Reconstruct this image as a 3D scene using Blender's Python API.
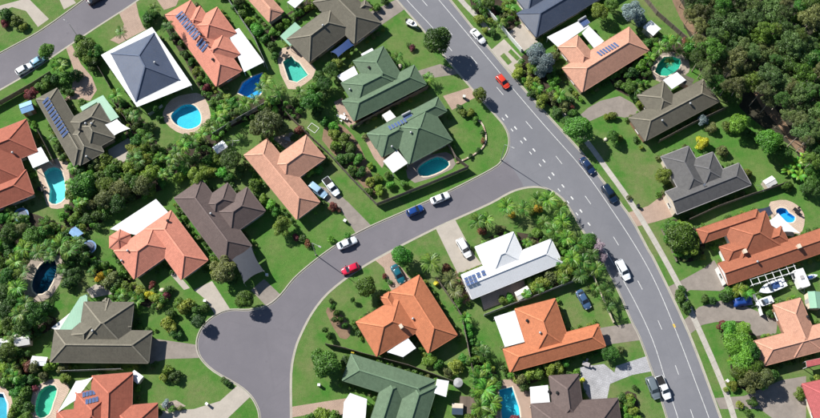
import bpy, math, random
import numpy as np
from mathutils import Vector, Matrix
from mathutils.geometry import delaunay_2d_cdt
R = math.radians
for o in list(bpy.data.objects): bpy.data.objects.remove(o)
S = bpy.context.scene
COL = S.collection
rnd = random.Random(7)
# ------------------------------------------------------------------ camera, sky, sun, exposure
TILT = R(20); DIST = 198.0; HF = R(50); FPX = 410/math.tan(HF/2)
CAM = Vector((0, -DIST*math.sin(TILT), DIST*math.cos(TILT)))
cd = bpy.data.cameras.new('camera'); cam = bpy.data.objects.new('camera', cd); COL.objects.link(cam)
cam.location = CAM; cam.rotation_euler = (TILT, 0, 0)
cd.sensor_fit = 'HORIZONTAL'; cd.angle = HF; cd.clip_end = 3000; cd.clip_start = 1
S.camera = cam
SUN_EL = R(39); SH = R(36)
sund = Vector((math.cos(SH)*math.cos(SUN_EL), -math.sin(SH)*math.cos(SUN_EL), -math.sin(SUN_EL)))
W = bpy.data.worlds.new('World'); S.world = W; W.use_nodes = True
sk = W.node_tree.nodes.new('ShaderNodeTexSky'); sk.sky_type = 'NISHITA'; sk.sun_disc = False
sk.sun_elevation = SUN_EL; sk.sun_rotation = math.atan2(-sund.x, -sund.y)
sk.air_density = 1.0; sk.dust_density = 0.3; sk.ozone_density = 2.0
bg = W.node_tree.nodes['Background']; bg.inputs['Strength'].default_value = 0.06
W.node_tree.links.new(sk.outputs[0], bg.inputs[0])
sl = bpy.data.lights.new('sun', 'SUN'); sl.energy = 5.0; sl.angle = R(0.5); sl.color = (1, .965, .9)
so = bpy.data.objects.new('sun', sl); COL.objects.link(so); so.location = (-60, 60, 120)
so.rotation_euler = sund.to_track_quat('-Z', 'Y').to_euler()
S.view_settings.view_transform = 'Standard'; S.view_settings.look = 'None'
S.view_settings.gamma = 1; S.view_settings.exposure = 0.62
try: S.view_settings.use_curve_mapping = False
except Exception: pass
# ------------------------------------------------------------------ helpers
CT, ST = math.cos(TILT), math.sin(TILT)
def P(px, py, z=0.0):
    """the place in the street grid seen at a photo coordinate, on the level z"""
    dx = (px-410)/FPX; dy = -(py-209)/FPX
    d = Vector((dx, dy*CT+ST, dy*ST-CT))
    t = (z-CAM.z)/d.z
    return CAM + d*t
M_PX = 0.225
def mesh(name, verts, faces, mats=(), uv=None, mi=None, smooth=False):
    m = bpy.data.meshes.new(name); m.from_pydata([tuple(v) for v in verts], [], faces)
    for x in mats: m.materials.append(x)
    if mi: m.polygons.foreach_set('material_index', mi)
    if uv:
        l = m.uv_layers.new(name='UVMap')
        l.data.foreach_set('uv', [c for p in uv for c in p])
    if smooth: m.polygons.foreach_set('use_smooth', [True]*len(faces))
    m.update(); return m
def obj(name, data, parent=None, loc=None, rz=None, mat=None):
    o = bpy.data.objects.new(name, data); COL.objects.link(o)
    if parent is not None: o.parent = parent
    if loc is not None: o.location = loc
    if rz is not None: o.rotation_euler = (0, 0, rz)
    if mat is not None:
        o.material_slots[0].link = 'OBJECT'; o.material_slots[0].material = mat
    return o
def tag(o, label, cat, group=None):
    o['label'] = label; o['category'] = cat
    if group: o['group'] = group
    return o
def thing(name, label, cat, loc, rz=0.0, group=None):
    o = bpy.data.objects.new(name, None); COL.objects.link(o); o.empty_display_size = .3
    o.location = loc; o.rotation_euler = (0, 0, rz)
    return tag(o, label, cat, group)
class MB:
    """collects solids for one mesh"""
    def __init__(s): s.v = []; s.f = []; s.mi = []
    def add(s, v, f, mi=0):
        n = len(s.v); s.v += [tuple(p) for p in v]; s.f += [tuple(i+n for i in q) for q in f]; s.mi += [mi]*len(f); return s
    def box(s, a, b, mi=0, M=None):
        x0, y0, z0 = a; x1, y1, z1 = b
        v = [Vector(p) for p in ((x0,y0,z0),(x1,y0,z0),(x1,y1,z0),(x0,y1,z0),(x0,y0,z1),(x1,y0,z1),(x1,y1,z1),(x0,y1,z1))]
        if M is not None: v = [M @ p for p in v]
        return s.add(v, [(0,3,2,1),(4,5,6,7),(0,1,5,4),(1,2,6,5),(2,3,7,6),(3,0,4,7)], mi)
    def bar(s, a, b, w, h, mi=0):
        a, b = Vector(a), Vector(b); d = b-a; L = d.length
        if L < 1e-5: return s
        q = d.to_track_quat('X', 'Z').to_matrix().to_4x4()
        return s.box((0,-w/2,-h/2), (L,w/2,h/2), mi, Matrix.Translation(a) @ q)
    def tube(s, pts, rad, n=8, mi=0, cap=True):
        rings = []
        for i, p in enumerate(pts):
            p = Vector(p); a = Vector(pts[max(0,i-1)]); b = Vector(pts[min(len(pts)-1,i+1)])
            d = (b-a).normalized(); q = d.to_track_quat('Z', 'Y')
            r = rad[i] if isinstance(rad, (list,tuple)) else rad
            rings.append([p + q @ Vector((r*math.cos(2*math.pi*k/n), r*math.sin(2*math.pi*k/n), 0)) for k in range(n)])
        v = [p for r in rings for p in r]; f = []
        for i in range(len(rings)-1):
            for k in range(n): f.append((i*n+k, i*n+(k+1)%n, (i+1)*n+(k+1)%n, (i+1)*n+k))
        if cap: f.append(tuple(range(n))[::-1]); f.append(tuple((len(rings)-1)*n+k for k in range(n)))
        return s.add(v, f, mi)
    def prism(s, poly, z0, z1, mi=0):
        n = len(poly); v = [(p[0],p[1],z0) for p in poly]+[(p[0],p[1],z1) for p in poly]
        return s.add(v, [tuple(range(n))[::-1], tuple(range(n,2*n))]+[(i,(i+1)%n,n+(i+1)%n,n+i) for i in range(n)], mi)
    def data(s, name, mats=(), smooth=False): return mesh(name, s.v, s.f, mats, mi=s.mi, smooth=smooth)
    def build(s, name, parent, *mats, smooth=False): return obj(name, s.data(name, mats, smooth), parent)
def pin(p, poly):
    x, y = p[0], p[1]; c = False; n = len(poly); j = n-1
    for i in range(n):
        xi, yi = poly[i][0], poly[i][1]; xj, yj = poly[j][0], poly[j][1]
        if (yi > y) != (yj > y) and x < (xj-xi)*(y-yi)/(yj-yi)+xi: c = not c
        j = i
    return c
def smooth_loop(pts, n=4, closed=True):
    out = []; N = len(pts); rng = range(N if closed else N-1)
    g = (lambda i: pts[i % N]) if closed else (lambda i: pts[min(max(i,0),N-1)])
    for i in rng:
        p0, p1, p2, p3 = g(i-1), g(i), g(i+1), g(i+2)
        for k in range(n):
            t = k/n
            out.append(tuple(.5*((2*p1[a])+(-p0[a]+p2[a])*t+(2*p0[a]-5*p1[a]+4*p2[a]-p3[a])*t*t+(-p0[a]+3*p1[a]-3*p2[a]+p3[a])*t**3) for a in (0,1)))
    if not closed: out.append(tuple(pts[-1][:2]))
    return out
def sheet(name, poly, z, mat, holes=(), parent=None, grid=0, lift=None):
    """flat ground piece with holes (all in metres)"""
    V = []; E = []
    for lp in [poly]+list(holes):
        b = len(V); n = len(lp); V += [Vector((p[0],p[1])) for p in lp]; E += [(b+i, b+(i+1)%n) for i in range(n)]
    vs, es, fs, *_ = delaunay_2d_cdt(V, E, [], 0, 1e-5)
    F = []
    for f in fs:
        c = sum((vs[i] for i in f), Vector((0,0)))/len(f)
        if pin(c, poly) and not any(pin(c, h) for h in holes): F.append(tuple(f))
    return obj(name, mesh(name, [(v.x, v.y, z) for v in vs], F, (mat,)), parent)
def struct(o): o['kind'] = 'structure'; return o
def px_poly(pts, z=0.0, sm=0):
    w = [P(x, y, z)[:2] for x, y in pts]
    return smooth_loop(w, sm) if sm else w
# ------------------------------------------------------------------ materials
def nmat(name):
    m = bpy.data.materials.new(name); m.use_nodes = True; nt = m.node_tree; nt.nodes.clear()
    out = nt.nodes.new('ShaderNodeOutputMaterial')
    return m, nt, out
def N(nt, t, **kw):
    n = nt.nodes.new(t)
    for k, v in kw.items():
        if k in n.inputs: n.inputs[k].default_value = v
        else: setattr(n, k, v)
    return n
def L(nt, a, b): nt.links.new(a, b)
def c4(c): return (c[0], c[1], c[2], 1)
def mixc(nt, fac, a, b, mode='MIX'):
    n = nt.nodes.new('ShaderNodeMix'); n.data_type = 'RGBA'; n.blend_type = mode
    for s, v in ((n.inputs[0], fac), (n.inputs[6], a), (n.inputs[7], b)):
        if hasattr(v, 'links'): nt.links.new(v, s)
        elif isinstance(v, (int,float)): s.default_value = v
        else: s.default_value = c4(v)
    return n.outputs[2]
def noise(nt, vec, sc, det=4, rough=.6, lo=.35, hi=.65):
    n = N(nt, 'ShaderNodeTexNoise'); n.inputs['Scale'].default_value = sc; n.inputs['Detail'].default_value = det; n.inputs['Roughness'].default_value = rough
    L(nt, vec, n.inputs['Vector'])
    r = N(nt, 'ShaderNodeMapRange'); r.inputs[1].default_value = lo; r.inputs[2].default_value = hi; r.clamp = True
    L(nt, n.outputs[0], r.inputs[0]); return r.outputs[0]
def scl(c, k): return tuple(min(1, x*k) for x in c)
def plain(name, col, rough=.7, var=.18, sc=1.3, metal=0.0, bump=0.0, fine=9.0, spec=.4):
    m, nt, out = nmat(name); p = N(nt, 'ShaderNodeBsdfPrincipled'); L(nt, p.outputs[0], out.inputs[0])
    tc = N(nt, 'ShaderNodeTexCoord').outputs['Object']
    a = noise(nt, tc, sc, 5); b = noise(nt, tc, fine, 2)
    c = mixc(nt, a, scl(col, 1-var), scl(col, 1+var)); c = mixc(nt, b, c, scl(col, .9), 'MIX') if var else c
    c = mixc(nt, .7, c, mixc(nt, a, scl(col, 1-var), scl(col, 1+var)))
    L(nt, c, p.inputs['Base Color']); p.inputs['Roughness'].default_value = rough; p.inputs['Metallic'].default_value = metal
    p.inputs['Specular IOR Level'].default_value = spec
    if bump:
        bn = N(nt, 'ShaderNodeBump'); bn.inputs['Strength'].default_value = bump; bn.inputs['Distance'].default_value = .05
        L(nt, b, bn.inputs['Height']); L(nt, bn.outputs[0], p.inputs['Normal'])
    return m
def tile_mat(name, col, dark=.62, moss=None, rough=.75):
    """concrete or clay roof tiles: courses and single tiles from the UV in metres, weathering over it"""
    m, nt, out = nmat(name); p = N(nt, 'ShaderNodeBsdfPrincipled'); L(nt, p.outputs[0], out.inputs[0])
    tc = N(nt, 'ShaderNodeTexCoord'); uv = tc.outputs['UV']; ob = tc.outputs['Object']
    br = N(nt, 'ShaderNodeTexBrick'); br.inputs['Scale'].default_value = 1; br.inputs['Brick Width'].default_value = .32; br.inputs['Row Height'].default_value = .34
    br.inputs['Mortar Size'].default_value = .025; br.inputs['Color1'].default_value = c4(scl(col,1.1)); br.inputs['Color2'].default_value = c4(scl(col,.86)); br.inputs['Mortar'].default_value = c4(scl(col,dark))
    L(nt, uv, br.inputs['Vector'])
    big = noise(nt, ob, .22, 5, .65); mid = noise(nt, ob, 1.1, 5, .7)
    c = mixc(nt, big, br.outputs[0], mixc(nt, .32, br.outputs[0], scl(col,.55)))
    st = N(nt, 'ShaderNodeMapping'); st.inputs['Scale'].default_value = (1.6,.12,1); L(nt, uv, st.inputs[0])
    streak = noise(nt, st.outputs[0], 1.4, 4, .7, .5, .75)
    c = mixc(nt, streak, c, mixc(nt, .3, c, scl(col,.45)))
    c = mixc(nt, mid, c, mixc(nt, .2, c, moss or scl(col,1.35)))
    L(nt, c, p.inputs['Base Color']); p.inputs['Roughness'].default_value = rough; p.inputs['Specular IOR Level'].default_value = .3
    wv = N(nt, 'ShaderNodeTexWave'); wv.wave_type = 'BANDS'; wv.bands_direction = 'Y'; wv.wave_profile = 'SAW'; wv.inputs['Scale'].default_value = 1/.34/2*1.0; L(nt, uv, wv.inputs['Vector'])
    bn = N(nt, 'ShaderNodeBump'); bn.inputs['Strength'].default_value = .25; bn.inputs['Distance'].default_value = .03
    L(nt, br.outputs['Fac'], bn.inputs['Height']); L(nt, bn.outputs[0], p.inputs['Normal'])
    return m
def metal_mat(name, col, rough=.45, var=.08):
    """ribbed sheet roofing"""
    m, nt, out = nmat(name); p = N(nt, 'ShaderNodeBsdfPrincipled'); L(nt, p.outputs[0], out.inputs[0])
    tc = N(nt, 'ShaderNodeTexCoord'); uv = tc.outputs['UV']; ob = tc.outputs['Object']
    wv = N(nt, 'ShaderNodeTexWave'); wv.wave_type = 'BANDS'; wv.bands_direction = 'X'; wv.inputs['Scale'].default_value = .9; L(nt, uv, wv.inputs['Vector'])
    big = noise(nt, ob, .35, 5, .65); fine = noise(nt, ob, 3., 4, .7, .45, .75)
    c = mixc(nt, big, scl(col,1-var), scl(col,1+var)); c = mixc(nt, fine, c, mixc(nt, .18, c, (.25,.22,.18)))
    c = mixc(nt, wv.outputs[1], c, mixc(nt, .12, c, scl(col,.5)))
    L(nt, c, p.inputs['Base Color']); p.inputs['Roughness'].default_value = rough; p.inputs['Specular IOR Level'].default_value = .45
    bn = N(nt, 'ShaderNodeBump'); bn.inputs['Strength'].default_value = .3; bn.inputs['Distance'].default_value = .03
    L(nt, wv.outputs[1], bn.inputs['Height']); L(nt, bn.outputs[0], p.inputs['Normal'])
    return m
def grass_mat(name):
    m, nt, out = nmat(name); p = N(nt, 'ShaderNodeBsdfPrincipled'); L(nt, p.outputs[0], out.inputs[0])
    ob = N(nt, 'ShaderNodeTexCoord').outputs['Object']
    a = noise(nt, ob, .03, 4, .6, .38, .58); b = noise(nt, ob, .16, 6, .7, .36, .66); c = noise(nt, ob, 1.1, 6, .75, .3, .7); d = noise(nt, ob, 5.5, 4, .8, .3, .7)
    g1 = (.074,.232,.032); g2 = (.158,.28,.06); g3 = (.25,.25,.115); g0 = (.045,.135,.022)
    col = mixc(nt, b, g1, g2)
    dry = N(nt, 'ShaderNodeMath', operation='MULTIPLY'); L(nt, a, dry.inputs[0]); L(nt, b, dry.inputs[1])
    col = mixc(nt, dry.outputs[0], col, g3)
    w = noise(nt, ob, .5, 6, .75, .55, .8)
    col = mixc(nt, w, col, (.19,.19,.08))
    col = mixc(nt, c, mixc(nt, .42, col, g0), col)
    col = mixc(nt, d, mixc(nt, .45, col, (.03,.07,.01)), col)
    L(nt, col, p.inputs['Base Color']); p.inputs['Roughness'].default_value = .9; p.inputs['Specular IOR Level'].default_value = .15
    bn = N(nt, 'ShaderNodeBump'); bn.inputs['Strength'].default_value = .6; bn.inputs['Distance'].default_value = .12
    L(nt, d, bn.inputs['Height']); L(nt, bn.outputs[0], p.inputs['Normal'])
    return m
def road_mat(name, col):
    m, nt, out = nmat(name); p = N(nt, 'ShaderNodeBsdfPrincipled'); L(nt, p.outputs[0], out.inputs[0])
    ob = N(nt, 'ShaderNodeTexCoord').outputs['Object']
    a = noise(nt, ob, .05, 5, .6); b = noise(nt, ob, .35, 6, .7); c = noise(nt, ob, 6., 3, .8, .25, .75); sp = noise(nt, ob, .8, 3, .5, .66, .74)
    k = mixc(nt, a, scl(col,.86), (col[0]*1.16,col[1]*1.14,col[2]*1.12)); k = mixc(nt, b, mixc(nt,.5,k,scl(col,.84)), k); k = mixc(nt, c, mixc(nt,.5,k,scl(col,.8)), k)
    k = mixc(nt, sp, k, mixc(nt, .25, k, scl(col,.6)))
    # hairline seals in the bitumen
    vo = N(nt, 'ShaderNodeTexVoronoi'); vo.feature = 'DISTANCE_TO_EDGE'; vo.inputs['Scale'].default_value = .07; 
    wn = N(nt, 'ShaderNodeTexNoise'); wn.inputs['Scale'].default_value = .5; L(nt, ob, wn.inputs['Vector'])
    L(nt, mixc(nt, .12, ob, wn.outputs[1], 'ADD'), vo.inputs['Vector'])
    r = N(nt, 'ShaderNodeMapRange'); r.inputs[1].default_value = .0; r.inputs[2].default_value = .012; r.inputs[3].default_value = .1; r.inputs[4].default_value = 0; L(nt, vo.outputs[0], r.inputs[0])
    k = mixc(nt, r.outputs[0], k, scl(col,.55))
    L(nt, k, p.inputs['Base Color']); p.inputs['Roughness'].default_value = .85; p.inputs['Specular IOR Level'].default_value = .25
    bn = N(nt, 'ShaderNodeBump'); bn.inputs['Strength'].default_value = .15; bn.inputs['Distance'].default_value = .02
    L(nt, c, bn.inputs['Height']); L(nt, bn.outputs[0], p.inputs['Normal'])
    return m
def paving_mat(name, col, cell=.0, ang=0.0, var=.2, stain=.35):
    m, nt, out = nmat(name); p = N(nt, 'ShaderNodeBsdfPrincipled'); L(nt, p.outputs[0], out.inputs[0])
    ob = N(nt, 'ShaderNodeTexCoord').outputs['Object']
    a = noise(nt, ob, .45, 6, .7); b = noise(nt, ob, 2.6, 5, .75, .5, .8); f = noise(nt, ob, 9, 3, .8, .3, .7)
    k = mixc(nt, a, scl(col,1-var), scl(col,1+var*.6)); k = mixc(nt, b, k, mixc(nt, stain, k, scl(col,.5))); k = mixc(nt, f, mixc(nt,.4,k,scl(col,.75)), k)
    if cell:
        mp = N(nt, 'ShaderNodeMapping'); mp.inputs['Rotation'].default_value = (0,0,ang); L(nt, ob, mp.inputs[0])
        br = N(nt, 'ShaderNodeTexBrick'); br.inputs['Scale'].default_value = 1; br.inputs['Brick Width'].default_value = cell; br.inputs['Row Height'].default_value = cell; br.offset = 0 if cell > 1 else .5
        br.inputs['Mortar Size'].default_value = .02; br.inputs['Color1'].default_value = (1,1,1,1); br.inputs['Color2'].default_value = (.9,.9,.9,1); br.inputs['Mortar'].default_value = (.55,.53,.5,1)
        L(nt, mp.outputs[0], br.inputs['Vector']); k = mixc(nt, 1.0, k, br.outputs[0], 'MULTIPLY')
    L(nt, k, p.inputs['Base Color']); p.inputs['Roughness'].default_value = .85; p.inputs['Specular IOR Level'].default_value = .25
    return m
def leaf_mat(name, c1, c2, tr=.3, hue=.04):
    m, nt, out = nmat(name)
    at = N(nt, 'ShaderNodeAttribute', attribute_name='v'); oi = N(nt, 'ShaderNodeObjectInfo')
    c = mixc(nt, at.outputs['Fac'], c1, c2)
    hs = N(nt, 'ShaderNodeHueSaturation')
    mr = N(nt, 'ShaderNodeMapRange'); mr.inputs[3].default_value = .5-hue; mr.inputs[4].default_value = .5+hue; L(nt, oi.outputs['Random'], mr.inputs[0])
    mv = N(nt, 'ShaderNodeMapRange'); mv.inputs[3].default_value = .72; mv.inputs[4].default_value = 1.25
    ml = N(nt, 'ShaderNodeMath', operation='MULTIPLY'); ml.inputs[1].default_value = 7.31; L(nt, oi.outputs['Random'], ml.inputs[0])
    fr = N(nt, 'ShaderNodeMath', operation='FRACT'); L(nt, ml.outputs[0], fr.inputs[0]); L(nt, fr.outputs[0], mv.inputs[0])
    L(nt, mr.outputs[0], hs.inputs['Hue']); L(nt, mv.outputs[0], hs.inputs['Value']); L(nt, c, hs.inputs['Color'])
    d = N(nt, 'ShaderNodeBsdfDiffuse'); t = N(nt, 'ShaderNodeBsdfTranslucent'); g = N(nt, 'ShaderNodeBsdfGlossy'); g.inputs['Roughness'].default_value = .45
    L(nt, hs.outputs[0], d.inputs[0])
    tc = mixc(nt, .5, hs.outputs[0], (1.0,1.0,.35), 'MULTIPLY'); L(nt, hs.outputs[0], t.inputs[0])
    s1 = N(nt, 'ShaderNodeMixShader'); s1.inputs[0].default_value = tr; L(nt, d.outputs[0], s1.inputs[1]); L(nt, t.outputs[0], s1.inputs[2])
    s2 = N(nt, 'ShaderNodeMixShader'); s2.inputs[0].default_value = .035; L(nt, s1.outputs[0], s2.inputs[1]); L(nt, g.outputs[0], s2.inputs[2])
    L(nt, s2.outputs[0], out.inputs[0]); return m
def water_mat(name, tint):
    m, nt, out = nmat(name); ob = N(nt, 'ShaderNodeTexCoord').outputs['Object']
    t = N(nt, 'ShaderNodeBsdfTransparent'); t.inputs[0].default_value = c4(tint); g = N(nt, 'ShaderNodeBsdfGlossy'); g.inputs['Roughness'].default_value = .04
    n = N(nt, 'ShaderNodeTexNoise'); n.inputs['Scale'].default_value = 2.2; n.inputs['Detail'].default_value = 3; L(nt, ob, n.inputs['Vector'])
    bn = N(nt, 'ShaderNodeBump'); bn.inputs['Strength'].default_value = .35; bn.inputs['Distance'].default_value = .06; L(nt, n.outputs[0], bn.inputs['Height']); L(nt, bn.outputs[0], g.inputs['Normal'])
    lw = N(nt, 'ShaderNodeLayerWeight'); L(nt, bn.outputs[0], lw.inputs['Normal'])
    pw = N(nt, 'ShaderNodeMath', operation='POWER'); pw.inputs[1].default_value = 5; L(nt, lw.outputs['Facing'], pw.inputs[0])
    fr = N(nt, 'ShaderNodeMapRange'); fr.inputs[3].default_value = .02; fr.inputs[4].default_value = 1; L(nt, pw.outputs[0], fr.inputs[0])
    s = N(nt, 'ShaderNodeMixShader'); L(nt, fr.outputs[0], s.inputs[0]); L(nt, t.outputs[0], s.inputs[1]); L(nt, g.outputs[0], s.inputs[2]); L(nt, s.outputs[0], out.inputs[0])
    return m
def paint(name, col, rough=.28, metal=.0):
    m, nt, out = nmat(name); p = N(nt, 'ShaderNodeBsdfPrincipled'); L(nt, p.outputs[0], out.inputs[0])
    p.inputs['Base Color'].default_value = c4(col); p.inputs['Roughness'].default_value = rough; p.inputs['Metallic'].default_value = metal
    p.inputs['Coat Weight'].default_value = .5; p.inputs['Coat Roughness'].default_value = .08
    return m
M = {}
M['grass'] = grass_mat('lawn_grass')
M['road'] = road_mat('main_road_asphalt', (.185,.188,.208))
M['street'] = road_mat('side_street_asphalt', (.168,.159,.178))
M['line'] = plain('road_paint', (.62,.62,.60), .6, .25, 3.)
M['yellow'] = plain('yellow_road_paint', (.6,.42,.08), .6, .25, 3.)
M['kerb'] = paving_mat('kerb_concrete', (.42,.39,.33), 0, 0, .15)
M['path'] = paving_mat('footpath_concrete', (.47,.44,.39), 1.5, R(-34), .12)
M['conc'] = paving_mat('driveway_concrete', (.43,.385,.33), 0, 0, .12)
M['concd'] = paving_mat('stained_concrete', (.27,.235,.205), 0, 0, .2, .5)
M['pinkpave'] = paving_mat('pink_paving', (.46,.335,.265), .3, R(30), .15)
M['greypave'] = paving_mat('stencilled_paving', (.44,.44,.46), .45, R(20), .3, .6)
M['deck'] = paving_mat('pool_paving', (.60,.46,.36), .4, R(25), .12)
M['decks'] = paving_mat('stone_paving', (.40,.335,.28), .6, R(15), .3, .5)
M['mulch'] = paving_mat('garden_mulch', (.058,.044,.03), 0, 0, .5, .6)
M['dirt'] = paving_mat('bare_earth', (.25,.165,.105), 0, 0, .35, .6)
M['litter'] = paving_mat('forest_floor', (.05,.047,.03), 0, 0, .5, .6)
M['wood'] = plain('weathered_timber', (.15,.115,.09), .85, .3, 2.)
M['fence'] = plain('fence_palings', (.19,.155,.13), .85, .3, 1.5)
M['fgrey'] = plain('grey_fence', (.33,.33,.33), .7, .2, 1.5)
M['white'] = plain('white_paint', (.78,.78,.76), .5, .05)
M['cream'] = plain('cream_render', (.62,.53,.42), .8, .1)
M['brick'] = plain('brick_wall', (.27,.15,.10), .85, .25, 2., bump=.3)
M['tanbrick'] = plain('tan_brick_wall', (.40,.29,.21), .85, .2, 2., bump=.3)
M['greywall'] = plain('grey_render', (.36,.34,.34), .8, .12)
M['glass'] = paint('window_glass', (.02,.027,.035), .06)
M['frame'] = plain('window_frame', (.62,.62,.6), .5, .05)
M['black'] = plain('black_rubber', (.012,.012,.013), .8, .1)
M['rim'] = plain('alloy_rim', (.35,.35,.36), .35, .1, metal=.8)
M['steel'] = plain('galvanised_steel', (.40,.41,.42), .45, .12, metal=.4)
M['lamp'] = paint('clear_lens', (.5,.5,.48), .1)
M['tail'] = paint('red_lens', (.25,.01,.01), .15)
M['trunk'] = plain('bark', (.13,.10,.075), .9, .35, 3., bump=.5)
M['gumbark'] = plain('pale_bark', (.33,.28,.23), .85, .3, 3., bump=.4)
M['cell'] = None
def solar_mat():
    m, nt, out = nmat('solar_cells'); p = N(nt, 'ShaderNodeBsdfPrincipled'); L(nt, p.outputs[0], out.inputs[0])
    ob = N(nt, 'ShaderNodeTexCoord').outputs['Object']
    br = N(nt, 'ShaderNodeTexBrick'); br.offset = 0; br.inputs['Scale'].default_value = 1; br.inputs['Brick Width'].default_value = .16; br.inputs['Row Height'].default_value = .16; br.inputs['Mortar Size'].default_value = .008
    br.inputs['Color1'].default_value = (.035,.07,.19,1); br.inputs['Color2'].default_value = (.045,.085,.22,1); br.inputs['Mortar'].default_value = (.2,.24,.32,1)
    L(nt, ob, br.inputs['Vector']); L(nt, br.outputs[0], p.inputs['Base Color']); p.inputs['Roughness'].default_value = .5; p.inputs['Specular IOR Level'].default_value = .06
    return m
M['cell'] = solar_mat()
# ------------------------------------------------------------------ roads, kerbs, ground
ZR = -0.12
K_left = [(214,-220),(330,-80),(380,-20),(397,0),(424,31),(450,63),(480,98),(497,117),(505,127),(509,138),(508,150),(502,161),(491,170),(448,192),(404,212),(372,226),(345,240),(328,251),(311,264),(294,279),(281,295),(267,306),(249,310),(231,310),(218,314),(206,323),(199,334),(197,346),(201,358),(214,371),(238,385),(250,395),(257,406),(260,418),(261,440),(262,520)]
K_mid = [(290,520),(291,440),(291,418),(291,374),(295,350),(301,334),(312,313),(328,293),(352,274),(376,259),(408,242),(440,226),(458,218),(491,203),(510,192.5),(524,188),(538,187),(550,190),(562,198),(572,212),(583,231),(598,252),(608,270),(618,290),(632,322),(640,338),(655,380),(667,418),(674,440),(700,520)]
K_right = [(757,520),(728,440),(719,414),(689,334),(656,264),(648,250),(628,214),(594,170),(580,151),(528,94),(488,47),(450,0),(433,-20),(385,-80),(269,-220)]
def wpts(l, z=ZR): return [P(x, y, z)[:2] for x, y in l]
kl, km, kr = [smooth_loop(wpts(l), 3, False) for l in (K_left, K_mid, K_right)]
road_poly = kl+km+kr
T_up = [(-120,120),(0,53.5),(40,31.5),(80,3),(110,-20),(180,-75)]
T_lo = [(235,-75),(165,-20),(134,3),(100,25),(67,47),(27,74),(0,90),(-120,158)]
tu, tl = smooth_loop(wpts(T_up),3,False), smooth_loop(wpts(T_lo),3,False)
top_poly = tu+tl
POOLS = [  # outline, deck outline or None, deck material, water tint, floor colour, label, smoothing
 ([(171,116),(177,109),(184,105),(193,105),(199,111),(201,118),(199,125),(188,129),(176,124)], [(163,112),(172,99),(188,94),(203,95),(211,116),(204,128),(192,135),(177,132),(165,122)], 'deck', (.72,.95,1), (.10,.66,.80), 'bright turquoise kidney-shaped swimming pool below the blue-grey roofed house', 3),
 ([(283,62),(291,56),(295,61),(299,63),(308,75),(297,82),(289,80)], [(277,57),(292,46),(316,69),(305,84),(288,89)], 'deck', (.6,.92,.88), (.22,.62,.54), 'angular green-water swimming pool between the orange and olive-brown roofed houses', 0),
 ([(238,93),(243,83),(252,77),(262,73),(261,85),(262,92),(255,99),(247,97)], None, 'deck', (.7,.9,1), (.08,.56,1.0), 'vivid blue swimming pool behind the orange-roofed house with white patio', 1),
 ([(418,169),(424,163),(437,157),(446,160),(449,165),(441,171),(428,176),(420,175)], [(406,170),(414,160),(446,152),(454,160),(452,169),(415,183)], 'concd', (.6,.93,.93), (.12,.62,.64), 'dark teal rounded pool behind the green roof with white patio', 2),
 ([(44,173),(54,167),(62,172),(65,185),(65,198),(56,204),(49,201),(50,189)], [(37,172),(42,164),(62,157),(68,162),(70,188),(69,204),(57,209),(47,205),(43,190)], 'deck', (.65,.97,.97), (.40,.85,.85), 'pale aqua pool beside the red-roofed house at the left edge', 2),
 ([(44,262),(55,261),(56,272),(48,290),(37,294),(32,286),(36,272)], [(24,268),(40,254),(60,256),(64,272),(52,296),(34,302),(22,290)], 'decks', (.3,.6,.7), (.02,.14,.22), 'deep dark blue pool ringed by stone paving among the palms', 2),
 ([(39,392),(50,385),(57,389),(53,403),(49,414),(40,418),(35,410)], [(33,392),(48,380),(62,380),(70,388),(64,400),(58,412),(56,425),(30,425)], 'deck', (.5,.88,.78), (.36,.76,.62), 'green kidney-shaped pool beside the red roof with white sail', 2),
 ([(-9,392),(3,394),(7,404),(7,424),(-9,426)], [(-15,386),(5,388),(12,400),(12,430),(-15,432)], 'deck', (.7,.95,1), (.12,.50,.62), 'light blue pool cut by the left edge of the picture', 1),
 ([(776,211),(780,208),(786,209),(789,213),(795,217),(793,222),(786,222),(779,217)], [(769,205),(774,201),(786,200),(797,205),(804,214),(804,226),(799,235),(788,236),(774,226)], 'deck', (.65,.9,1), (.06,.50,.88), 'small bright blue pool on a round pink terrace', 2),
 ([(655,72),(664,57),(680,59),(679,68),(667,76)], [(650,72),(662,53),(684,55),(690,68),(684,76),(664,84)], 'decks', (.4,.8,.72), (.24,.66,.56), 'dark green pool shaded by palms behind the olive-grey roof', 2),
 ([(499,390),(512,387),(519,408),(521,425),(503,426)], [(496,386),(514,380),(532,394),(534,428),(498,430)], 'pinkpave', (.65,.95,1), (.12,.66,.80), 'turquoise pool cut by the bottom edge beside the brown roof', 1),
]
pool_polys = [px_poly(p[0], 0, p[6] if p[6] > 1 else 0) for p in POOLS]
EXT = [(-420,-330),(420,-330),(420,420),(-420,420)]
g = struct(sheet('ground', EXT, 0, M['grass'], [road_poly, top_poly]+pool_polys))
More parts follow.
